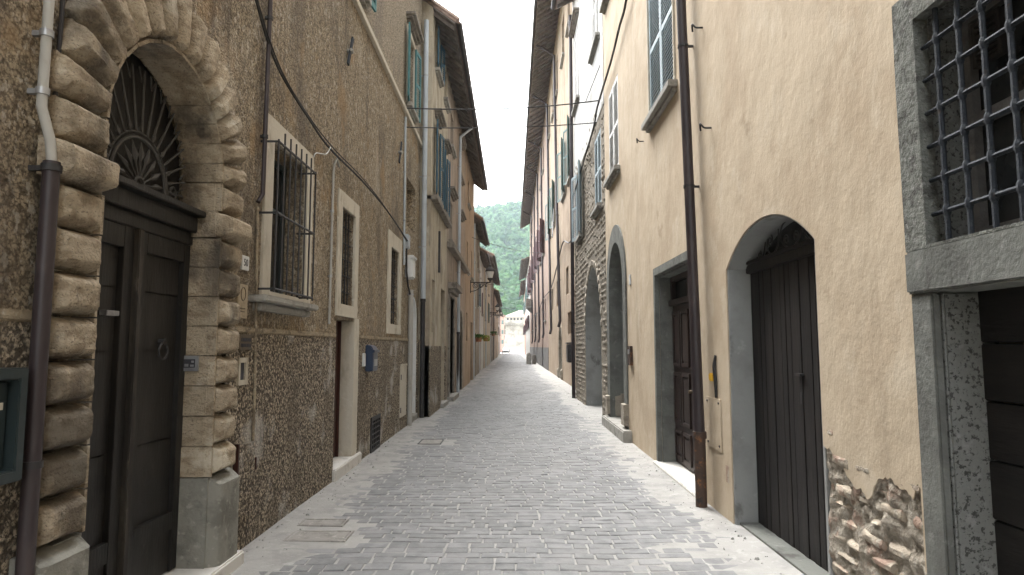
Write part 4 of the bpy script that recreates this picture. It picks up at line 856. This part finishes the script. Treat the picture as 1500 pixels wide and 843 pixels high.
# far right
for nm, lab, y0, y1, h, mat, ov, X in (('white_house', 'white house with a broad dark eave beyond the rose palace', 93, 121, 14.6, 'stucco_white', 1.15, 2.45), ('salmon_house', 'far salmon house at the end of the right side', 121.1, 158, 14.3, 'salmon', 1.1, 2.75)):
    H = Bld(nm, lab, X, -1, y0, y1, h, mat); n = int((y1-y0)/5)
    for i in range(n):
        y = y0+2+i*5
        H.window(y, y+1.3, 4.4, 6.2, shut='both', leaves='shutter_purple', sill=.15, ang=20); H.window(y, y+1.3, 9.2, 11.2, shut='both', leaves='shutter_green', sill=.15, ang=20)
        if i % 2 == 0: H.hole(rect(y+2.2, y+3.5, -.05, 2.5)); MB().box(H.fr, y+2.2, y+3.5, 0, 2.5, -.3, -.24).build('door', 'brown_door', H.root)
    H.wall(); H.eave(ov, .5, tile=False, step=1.6)
for x, w, h, mat, lab in ((1.50, .25, 1.12, 'sillstone', 'pale rounded wheel guard stone standing at the roadside'), (1.98, .2, .95, 'hoodstone', 'darker squat guard stone against the rose wall')):
    tag(MB().lathe((x, 60.5, 0), [(w, -.1), (w*.98, h*.6), (w*.88, h*.82), (w*.6, h*.95), (.01, h)], 14).build('guard_stone', mat, None, smooth=True, loc=(x, 60.5, 0)), lab, 'bollard', 'guard stones by the rose front')

# ------------------------------------------------------------------ LEFT: the row beyond the roughcast house
def hoodwin(b, y0, y1, z0, z1, **k): return b.window(y0, y1, z0, z1, **{**dict(hood=True, sill=.2, smat='hoodstone'), **k})
C1 = Bld('pale_yellow_house', 'pale yellow house with dark blue shutters and roughcast dado', -1.97, 1, 15.33, 19.2, 10, 'pale_yellow')
hoodwin(C1, 16.1, 16.85, 5.45, 7.3, shut='both', leaves='shutter_blue', ang=9); hoodwin(C1, 18.05, 18.7, 5.45, 7.15, shut='both', leaves='shutter_blue', ang=9)
C1.window(16.1, 16.8, 8.75, 9.75, shut='both', leaves='shutter_blue', sill=.2); C1.window(18.1, 18.75, 8.75, 9.75, sill=.2)
C1.window(15.75, 16.35, 2.0, 3.3, frame='worn_wood', depth=.25)
C1.hole(rect(17.75, 18.75, -.05, 3.25)); d = MB().box(C1.fr, 17.75, 18.75, 2.55, 2.65, -.3, -.2).box(C1.fr, 17.75, 18.75, .1, 2.55, -.3, -.24).build('door', 'dark_door', C1.root); MB().box(C1.fr, 17.75, 18.75, 2.65, 3.25, -.3, -.26).build('pane', 'glass', d)
MB().box(C1.fr, 17.6, 18.9, -.1, .12, -.3, .12).build('doorstep', 'sillstone', d)
MB().box(C1.fr, 15.33, 17.7, -.2, 1.66, -.1, .03).box(C1.fr, 18.8, 19.2, -.2, 1.66, -.1, .03).build('dado', 'roughcast_plinth', C1.root)
MB().box(C1.fr, 15.33, 19.2, 5.18, 5.29, -.1, .16).build('sill_band', 'hoodstone', C1.root, bevel=.01)
C1.wall(); C1.eave(.57, .42)
C2 = Bld('grey_pink_house', 'grey pink house with carved window hoods and an arched door', -1.97, 1, 19.21, 26.6, 10, 'greypink')
for y0, y1 in ((19.9, 20.9), (23.3, 24.5)): hoodwin(C2, y0, y1, 4.95, 6.25, frame='shutter_pale')
hoodwin(C2, 23.4, 24.6, 8.0, 9.1, frame='shutter_white'); C2.window(20.0, 21.0, 8.0, 9.1, sill=.15, frame='shutter_white')
MB().box(C2.fr, 19.3, 26.4, 4.62, 4.8, -.1, .2).build('sill_band', 'hoodstone', C2.root, bevel=.015)
C2.hole(rect(20.0, 21.4, -.05, 3.2)); d = MB().prism(C2.fr, rect(19.75, 21.65, 0, 3.4), -.1, .05, [rect(20.0, 21.4, -.001+.01, 3.2)]).build('door', 'hoodstone', C2.root); MB().box(C2.fr, 20.0, 21.4, 0, 3.2, -.3, -.22).build('door_leaf', 'dark_door', d); MB().box(C2.fr, 19.6, 21.8, 3.42, 3.6, -.05, .28).box(C2.fr, 19.7, 21.7, 3.3, 3.418, -.05, .16).build('hood', 'hoodstone', d)
MB().box(C2.fr, 19.7, 21.7, -.1, .14, -.3, .2).build('doorstep', 'sillstone', d)
C2.hole(arch(23.3, 25.1, -.05, 2.1, .9)); d = MB().ribbon(C2.fr, [(25.25, 0)]+arcpts(23.15, 25.25, 2.1, 1.05)+[(23.15, 0)], [(25.1, 0)]+arcpts(23.3, 25.1, 2.1, .9)+[(23.3, 0)], -.1, .04).build('door', 'cutstone', C2.root); MB().prism(C2.fr, arch(23.3, 25.1, 0, 2.1, .9), -.32, -.25).build('door_leaf', 'brown_door', d)
C2.wall(); C2.eave(.57, .42)
C3 = Bld('peach_house', 'peach plastered house carrying the street lantern', -1.97, 1, 26.61, 32.6, 10, 'peach')
C3.window(27.4, 28.2, 1.9, 3.1, frame='worn_wood'); C3.window(27.5, 28.4, 4.9, 6.2, sill=.15); C3.window(30.4, 31.2, 4.9, 6.2, sill=.15); C3.window(28.0, 28.8, 7.9, 9.0, sill=.15)
C3.hole(rect(30.3, 32.0, -.05, 2.8)); MB().box(C3.fr, 30.3, 32.0, 0, 2.8, -.3, -.22).build('door', 'dark_door', C3.root)
C3.wall(); C3.eave(.57, .42)
q = MB(); st = random.Random(9)
downpipe('grey downpipe on the grey pink house with a doubled offset at the eave', C1.fr, [(23.0, 9.6, .5), (22.6, 9.1, .1), (22.4, 5.0, .1), (22.35, 0, .1)], .055, 'pipe_grey', (8, 6.3, 4.2), low=(2.1, 'black_pipe', .05))
tag(MB().box(C1.fr, 17.0, 17.1, 3.6, 4.7, .0, .05).build('wall_anchor', 'iron', None, loc=C1.fr(17, 3.6, 0)), 'black iron tie bar on the pale yellow house', 'wall anchor')
for nm, lab, y0, y1, h, mat, ov, X, lm, sp in (('weathered_house', 'low weathered grey brown house with ragged tiled eave', 32.7, 41, 8.4, 'greybrown', .5, -2.10, 'shutter_blue', 4.2), ('brown_eaved_house', 'beige house with a dark wooden eave behind the lantern', 41.1, 50, 7.9, 'stucco_white', .55, -2.25, 'shutter_purple', 4.6),
        ('cream_house', 'cream yellow house with long dark eave towards the end of the street', 50.1, 64, 9.0, 'cream', .7, -2.2, 'shutter_green', 6.5), ('pinkish_house', 'dull pink house between the cream and the tawny ones', 64.1, 78, 9.4, 'greybrown', .7, -2.32, 'shutter_purple', 5.5), ('tawny_house', 'tawny house with a small balcony beyond the dull pink one', 78.1, 108, 8.6, 'peach', .6, -2.4, 'shutter_purple', 7), ('pale_end_house', 'pale house at the far end of the left row', 108.1, 150, 8.8, 'stucco_white', .6, -2.8, 'shutter_purple', 8)):
    H = Bld(nm, lab, X, 1, y0, y1, h, mat); y = y0+1.3; i = 0; st = random.Random(nm)
    while y+2.6 < y1:
        H.window(y, y+1.1, 3.9+st.uniform(-.2, .2), 5.5, shut=st.choice(['both', 'near', 'far', 'closed']), leaves=lm, sill=.15, ang=st.choice([4, 6, 9])); H.window(y+st.uniform(0, .4), y+1.4, 6.3, 7.4, sill=.15)
        if i % 2 == 0: H.hole(rect(y+1.6, y+2.6, -.05, 2.4)); d = MB().box(H.fr, y+1.6, y+2.6, 0, 2.4, -.3, -.24).build('door', 'brown_door', H.root); MB().prism(H.fr, [(y+1.4, -.05), (y+1.598, -.05), (y+1.598, 2.402), (y+2.602, 2.402), (y+2.602, -.05), (y+2.8, -.05), (y+2.8, 2.6), (y+1.4, 2.6)], -.1, .03).build('surround', 'cutstone', d)
        y += sp+st.uniform(-.4, .6); i += 1
    H.wall(); H.eave(ov, .35, step=.6 if y1 < 60 else 1.5)
    downpipe('downpipe running down the near edge of the %s' % nm.replace('_', ' '), H.fr, [(y0+.5, h-.4, .12), (y0+.5, 0, .12)], .05, 'pipe_grey' if mat in ('cream', 'greybrown', 'stucco_white') else 'black_pipe', (5.9, 3.0))
bf = Fr(-2.4, 1); t = thing('balcony', 'small far balcony with dark railing on the tawny house', 'balcony', (-2.4, 83, 5.6))
MB().box(bf, 81.8, 84.2, 5.6, 5.75, 0, .8).build('slab', 'sillstone', t); q = MB().box(bf, 81.8, 84.2, 6.6, 6.66, .74, .8)
for k in range(13): q.box(bf, 81.8+k*.195, 81.84+k*.195, 5.75, 6.6, .75, .79)
q.build('railing', 'iron', t)
# street lanterns
def lantern(label, fr, y, z, reach, s=1.):
    t = thing('street_lantern', label, 'street lamp', fr(y, z, 0), 'wall lanterns on scrolled brackets'); g = MB()
    g.tube([fr(y, z, 0), fr(y, z, reach)], .022*s, 6); g.tube(smoothpts([fr(y, z-.42*s, .02), fr(y, z-.36*s, .3*reach), fr(y, z-.08, .72*reach), fr(y, z, reach)], 6), .016*s, 6); g.box(fr, y-.03, y+.03, z-.5*s, z+.1, 0, .03)
    cr = Fr2(fr, y)
    for dd, rr in ((.25, .13), (.55, .10), (.78, .06)): g.tube(spiral(cr, dd*reach, z-.16*s, rr*s, .02, math.pi/2, 1.6, 0), .014*s, 5)
    for k in range(5): g.tube(spiral(cr, (.2+.15*k)*reach, z-.05, .05*s, .012, 0, 1.2, 0), .01*s, 5)
    g.build('bracket', 'iron', t, smooth=True)
    c = fr(y, z, reach*.97)
    MB().lathe(c, [(.03*s, 0), (.05*s, .08*s), (.12*s, .14*s), (.13*s, .2*s)], 12).build('base', 'iron', t, smooth=True)
    MB().lathe(c, [(.11*s, .2*s), (.19*s, .5*s), (.18*s, .52*s)], 12).build('glass', 'lampglass', t)
    MB().lathe(c, [(.22*s, .50*s), (.23*s, .53*s), (.20*s, .6*s), (.10*s, .70*s), (.06*s, .74*s), (.06*s, .8*s), (.01, .84*s)], 16).build('hood', 'iron', t, smooth=True)
lantern('nearest black lantern on a scrolled bracket from the peach house', C1.fr, 30.0, 4.62, .95)
lantern('smaller far lantern bracketed from the cream house', Fr(-2.3, 1), 62.0, 4.9, .85)
lantern('farthest tiny lantern bracketed from the tawny house', Fr(-2.5, 1), 92.0, 6.0, .85)
# potted plants on the left walls
def plant(label, x, y, z, r, mat, drop=0.):
    t = thing('wall_plant', label, 'potted plant', (x, y, z), 'pot plants hung on the left walls')
    MB().lathe((x, y, z), [(.02, 0), (.14, 0), (.19, .25), (.17, .25), (.16, .2)], 12).tube([(x, y, z+.18), (x-.4, y, z+.18)], .012, 5).build('pot', 'terracotta', t)
    q = MB(); st = random.Random(int(y*10))
    for i in range(260):
        a = st.uniform(0, 6.28); rr = r*st.uniform(.2, 1); h = z+.25+st.uniform(-.35-drop, .45)*r; p = Vector((x+rr*math.cos(a), y+rr*math.sin(a), h))
        u = Vector((st.uniform(-1, 1), st.uniform(-1, 1), st.uniform(-1, 1))).normalized()*.05; v = u.cross(Vector((st.uniform(-1, 1), st.uniform(-1, 1), .3))).normalized()*.028
        q.add([p-u, p-v, p+u, p+v], [(0, 1, 2, 3)])
    q.build('foliage', mat, t, recalc=False)
plant('dark green pot plant on the weathered house wall', -1.78, 34.0, 1.9, .30, 'plant')
plant('yellow green pot plant trailing beyond the dark green one', -1.8, 43.5, 2.0, .30, 'plant_yellow', .4)
plant('far bushy green pot plant on the cream house', -1.9, 64.0, 2.7, .4, 'plant')
# overhead wires
for a, b, dr, r_, lab in (((-2.2, 12.9, 6.52), (2.0, 14.5, 7.30), .1, .014, 'upper wire slung across the street near the roughcast house'), ((-2.2, 13.0, 6.15), (2.0, 15.0, 6.95), .06, .012, 'lower wire slung across the street near the roughcast house'),
        ((-1.95, 31.0, 6.9), (2.45, 48, 8.6), .2, .014, 'third wire crossing the street before the hill'), ((-2.2, 48, 6.3), (2.45, 70, 8.6), .2, .018, 'far wire crossing the street beyond the lantern'), ((-2.2, 60, 5.2), (2.45, 82, 6.9), .2, .018, 'farthest low wire crossing the street')):
    wire(lab, sag(a, b, dr), r_, 'cable', 'overhead_wire', 'wire', 'wires slung across the street')
wire('short guy wire tied back to the white upper wall', [(1.98, 14.2, 8.0), (1.99, 17.2, 8.3)], .010, 'cable', 'guy_wire', 'wire')

# ------------------------------------------------------------------ end of the street: car, fortress, hill
cx, cy = -1.55, 150.
t = thing('parked_car', 'small silver grey car parked facing up the street at its far end', 'car', (cx, cy, 0))
def sect(y, w0, w1, z0, zb, z1): return [(cx-w0, y, z0), (cx+w0, y, z0), (cx+w0*1.02, y, zb), (cx+w1, y, z1), (cx-w1, y, z1), (cx-w0*1.02, y, zb)]
secs = [sect(cy-1.95, .62, .55, .3, .55, .68), sect(cy-1.8, .78, .70, .25, .62, .78), sect(cy-.9, .82, .72, .22, .75, .95), sect(cy-.2, .82, .58, .22, .85, 1.48), sect(cy+.8, .82, .58, .22, .85, 1.52), sect(cy+1.6, .8, .6, .22, .85, 1.3), sect(cy+1.85, .76, .62, .3, .8, .95)]
q = MB(); k = 0
for s_ in secs: q.v += s_
for i in range(len(secs)-1):
    for j in range(6): q.f.append((i*6+j, i*6+(j+1) % 6, (i+1)*6+(j+1) % 6, (i+1)*6+j))
q.f += [tuple(range(5, -1, -1)), tuple(range(36, 42))]
q.build('body', 'carpaint', t, bevel=.03, smooth=True)
MB().add([(cx-.62, cy-.87, 1.0), (cx+.62, cy-.87, 1.0), (cx+.52, cy-.26, 1.45), (cx-.52, cy-.26, 1.45), (cx-.62, cy-.84, .96), (cx+.62, cy-.84, .96), (cx+.52, cy-.22, 1.41), (cx-.52, cy-.22, 1.41)], [(0, 1, 2, 3), (7, 6, 5, 4), (0, 4, 5, 1), (1, 5, 6, 2), (2, 6, 7, 3), (3, 7, 4, 0)])
q = MB(); q.add([(cx-.64, cy-.93, .99), (cx+.64, cy-.93, .99), (cx+.54, cy-.24, 1.47), (cx-.54, cy-.24, 1.47), (cx-.64, cy-.80, .93), (cx+.64, cy-.80, .93), (cx+.54, cy-.15, 1.40), (cx-.54, cy-.15, 1.40)], [(0, 1, 2, 3), (7, 6, 5, 4), (0, 4, 5, 1), (1, 5, 6, 2), (2, 6, 7, 3), (3, 7, 4, 0)]); q.build('windscreen', 'glass', t)
MB().box(Fr(cx, 1), cy-1.99, cy-1.85, .28, .46, -.55, .55).build('bumper', 'black_pipe', t, bevel=.03)
for sx in (-1, 1):
    MB().lathe((cx+sx*.55, cy-1.86, .58), [(.01, -.08), (.13, -.05), (.13, .06), (.01, .09)], 12).build('headlight', 'lampglass', t)
    for yy in (-1.2, 1.2): w_ = MB().tube([(cx+sx*.66, cy+yy, .3), (cx+sx*.84, cy+yy, .3)], .3, 16).build('wheel', 'tyre', t, smooth=True); MB().tube([(cx+sx*.83, cy+yy, .3), (cx+sx*.85, cy+yy, .3)], .18, 12).build('rim', 'zinc', w_)
    MB().box(Fr(cx+sx*.9, 1), cy-.7, cy-.5, .95, 1.1, -.08, .08).build('mirror', 'carpaint', t, bevel=.02)
t = thing('fortress', 'pale stone fortress with small top windows at the end of the street', 'fortress', (3, 222, 0))
cf = Fr2(Fr(0, 1), 216)                                      # (x, z, along y)
holes = [rect(-1.9+1.12*i, -1.35+1.12*i, 10.45, 11.15) for i in range(12)]
MB().prism(cf, [(-2.7, 9.4), (14, 9.4), (14, 11.6), (-2.7, 11.6)], 0, 12, []).build('upper_storey', 'fort', t) if False else MB().prism(cf, rect(-2.7, 14, 9.4, 11.6), 0, .6, holes).prism(cf, rect(-2.7, -2.1, 9.4, 11.6), .6, 12).build('upper_storey', 'fort', t)
MB().prism(cf, rect(-2.6, 13.9, 9.5, 11.5), .5, .56).build('window_backing', 'ink', t)  # one black sheet closing all the window openings from behind
MB().add([], [])
q = MB(); q.add([(-3.1, 215.6, 11.6), (14.4, 215.6, 11.6), (14.4, 228.4, 11.6), (-3.1, 228.4, 11.6), (2.2, 222, 14.0), (9, 222, 14.0)], [(0, 1, 5, 4), (1, 2, 5), (2, 3, 4, 5), (3, 0, 4), (3, 2, 1, 0)]); q.build('roof', 'fortroof', t)
q = MB()
for i in range(30):
    x = -2.7+.56*i; q.prism(cf, [(x, 9.4), (x+.34, 9.4), (x+.34, 8.9), (x+.17, 8.4), (x, 8.9)], -.0, .5)
q.build('corbels', 'fort', t)
q = MB(); q.prism(cf, rect(-2.4, 13.8, 7.5, 9.4), .5, 12).prism(cf, rect(-2.6, 14, 7.3, 7.5), .3, 12).prism(cf, rect(-2.45, 13.9, 5.7, 7.3), .45, 12).prism(cf, rect(-2.8, 14.1, 5.5, 5.7), .2, 12)
q.add([(-2.6, 216.3, 5.5), (14, 216.3, 5.5), (14.4, 215.6, -.3), (-3, 215.6, -.3), (-2.6, 228, 5.5), (14, 228, 5.5), (14.4, 228, -.3), (-3, 228, -.3)], [(0, 1, 2, 3), (4, 7, 6, 5), (0, 3, 7, 4), (1, 5, 6, 2), (0, 4, 5, 1)]); q.build('wall', 'fort', t)
H = thing('pink_house', 'small pink house left of the fortress across the square', 'house', (-6, 190, 0)); pf = Fr2(Fr(0, 1), 186)
MB().prism(pf, rect(-12, -2.45, -.3, 10.6), 0, 8, []).build('wall', 'salmon', H); MB().prism(pf, [(-12.4, 10.6), (-2.1, 10.6), (-7, 12.4)], -.3, 8.3).build('roof', 'tile', H)
for x in (-4.2, -3.2):
    for z in (2.4, 5.2, 8): MB().prism(pf, rect(x, x+.6, z, z+1.2), -.03, .05).build('window', 'shutter_green', H)
t = thing('low_wall', 'low white wall along the far side of the square', 'wall', (2, 205, 0)); MB().prism(Fr2(Fr(0, 1), 204), rect(-2.2, 12, -.1, 1.6), 0, .4).build('masonry', 'stucco_white', t); MB().prism(Fr2(Fr(0, 1), 203.9), rect(-2.3, 12.1, 1.602, 1.75), 0, .6).build('coping', 'sillstone', t)
# hill
def hz(x, y):
    s_ = max(0., y-236); base = min(s_*.335, 150)
    if y > 690: base -= (y-690)*.25
    return -1 + base*(1+.0010*x) + .10*x*min(1, s_/300) + 16*noise.noise(Vector((x*.008, y*.006, 2)))*min(1, s_/120) + 5*noise.noise(Vector((x*.03, y*.025, 7)))*min(1, s_/60)
q = MB(); nx, ny = 60, 70
for j in range(ny+1):
    for i in range(nx+1): x = -330+660*i/nx; y = 236+700*j/ny; q.v.append((x, y, hz(x, y)))
for j in range(ny):
    for i in range(nx): a = j*(nx+1)+i; q.f.append((a, a+1, a+nx+2, a+nx+1))
tag(q.build('hill', 'hillgreen', None, smooth='all', recalc=False), kind='structure')
protos = []
for sd in range(6):
    bm = bmesh.new(); bmesh.ops.create_icosphere(bm, subdivisions=3, radius=1)
    V = []
    for v in bm.verts:
        p = v.co.copy(); n_ = noise.noise(p*1.6+Vector((sd*5, 0, 0)))*.35+noise.noise(p*4+Vector((0, sd*3, 0)))*.30+random.uniform(-.05, .05)
        V.append(p*(1+n_))
    protos.append((V, [tuple(w.index for w in f.verts) for f in bm.faces])); bm.free()
q = MB(); st = random.Random(3)
for i in range(3300):
    y = 244+st.random()**1.25*470; x = st.uniform(-.10, .085)*y if i % 4 else st.uniform(-.35, .35)*y
    V, F = protos[st.randrange(6)]; r = st.uniform(2.6, 4.6); hh = r*st.uniform(.9, 1.3); a = st.uniform(0, 6.28); ca, sa = math.cos(a), math.sin(a)
    zz = hz(x, y)+hh*.75
    q.add([(x+r*(p.x*ca-p.y*sa), y+r*(p.x*sa+p.y*ca), zz+hh*p.z) for p in V], F)
tag(q.build('forest', 'leaf', None, recalc=False), 'dense green broadleaf wood covering the hillside behind the fortress', 'forest', kind='stuff')

# ------------------------------------------------------------------ air, light, camera
m = bpy.data.materials.new('air'); m.use_nodes = True; nt = m.node_tree; nt.nodes.clear()
o = nt.nodes.new('ShaderNodeOutputMaterial'); v = nt.nodes.new('ShaderNodeVolumePrincipled')
v.inputs['Color'].default_value = (.76, .90, 1, 1); v.inputs['Density'].default_value = .00028; v.inputs['Anisotropy'].default_value = .2
nt.links.new(v.outputs[0], o.inputs['Volume'])
tag(MB().box(Fr(0, 1), -405, 1510, -1.6, 260, -910, 910).build('haze', m), 'pale air between the street and the hill', 'haze', kind='stuff')
w = bpy.data.worlds.new('World'); sc.world = w; w.use_nodes = True; nt = w.node_tree
bg = nt.nodes['Background']; sky = nt.nodes.new('ShaderNodeTexSky'); sky.sky_type = 'NISHITA'; sky.sun_disc = False
el, az = R(60), R(-26)
sky.sun_elevation = el; sky.sun_rotation = az; sky.dust_density = 4; sky.air_density = 1.2
hs = nt.nodes.new('ShaderNodeHueSaturation'); hs.inputs['Saturation'].default_value = .12; hs.inputs['Value'].default_value = 1.8
nt.links.new(sky.outputs[0], hs.inputs['Color']); nt.links.new(hs.outputs[0], bg.inputs[0]); bg.inputs[1].default_value = .15
L = bpy.data.lights.new('sun', 'SUN'); L.energy = 1.0; L.angle = R(30); L.color = (1, .97, .92)
lo = bpy.data.objects.new('sun', L); col.objects.link(lo)
lo.rotation_euler = Vector((math.sin(az)*math.cos(el), math.cos(az)*math.cos(el), math.sin(el))).to_track_quat('Z', 'Y').to_euler()
cam = bpy.data.cameras.new('camera'); co = bpy.data.objects.new('camera', cam); col.objects.link(co)
cam.sensor_width = 36; cam.lens = 22.8; cam.clip_end = 5000; cam.clip_start = .05
co.location = (0, 0, 1.65); co.rotation_euler = (R(90)+math.atan(86.5/950), 0, R(0.06)); sc.camera = co
sc.view_settings.view_transform = 'Standard'; sc.view_settings.look = 'None'; sc.view_settings.gamma = 1; sc.view_settings.exposure = 2.1
sc.cycles.max_bounces = 8; sc.cycles.diffuse_bounces = 5; sc.cycles.volume_bounces = 1
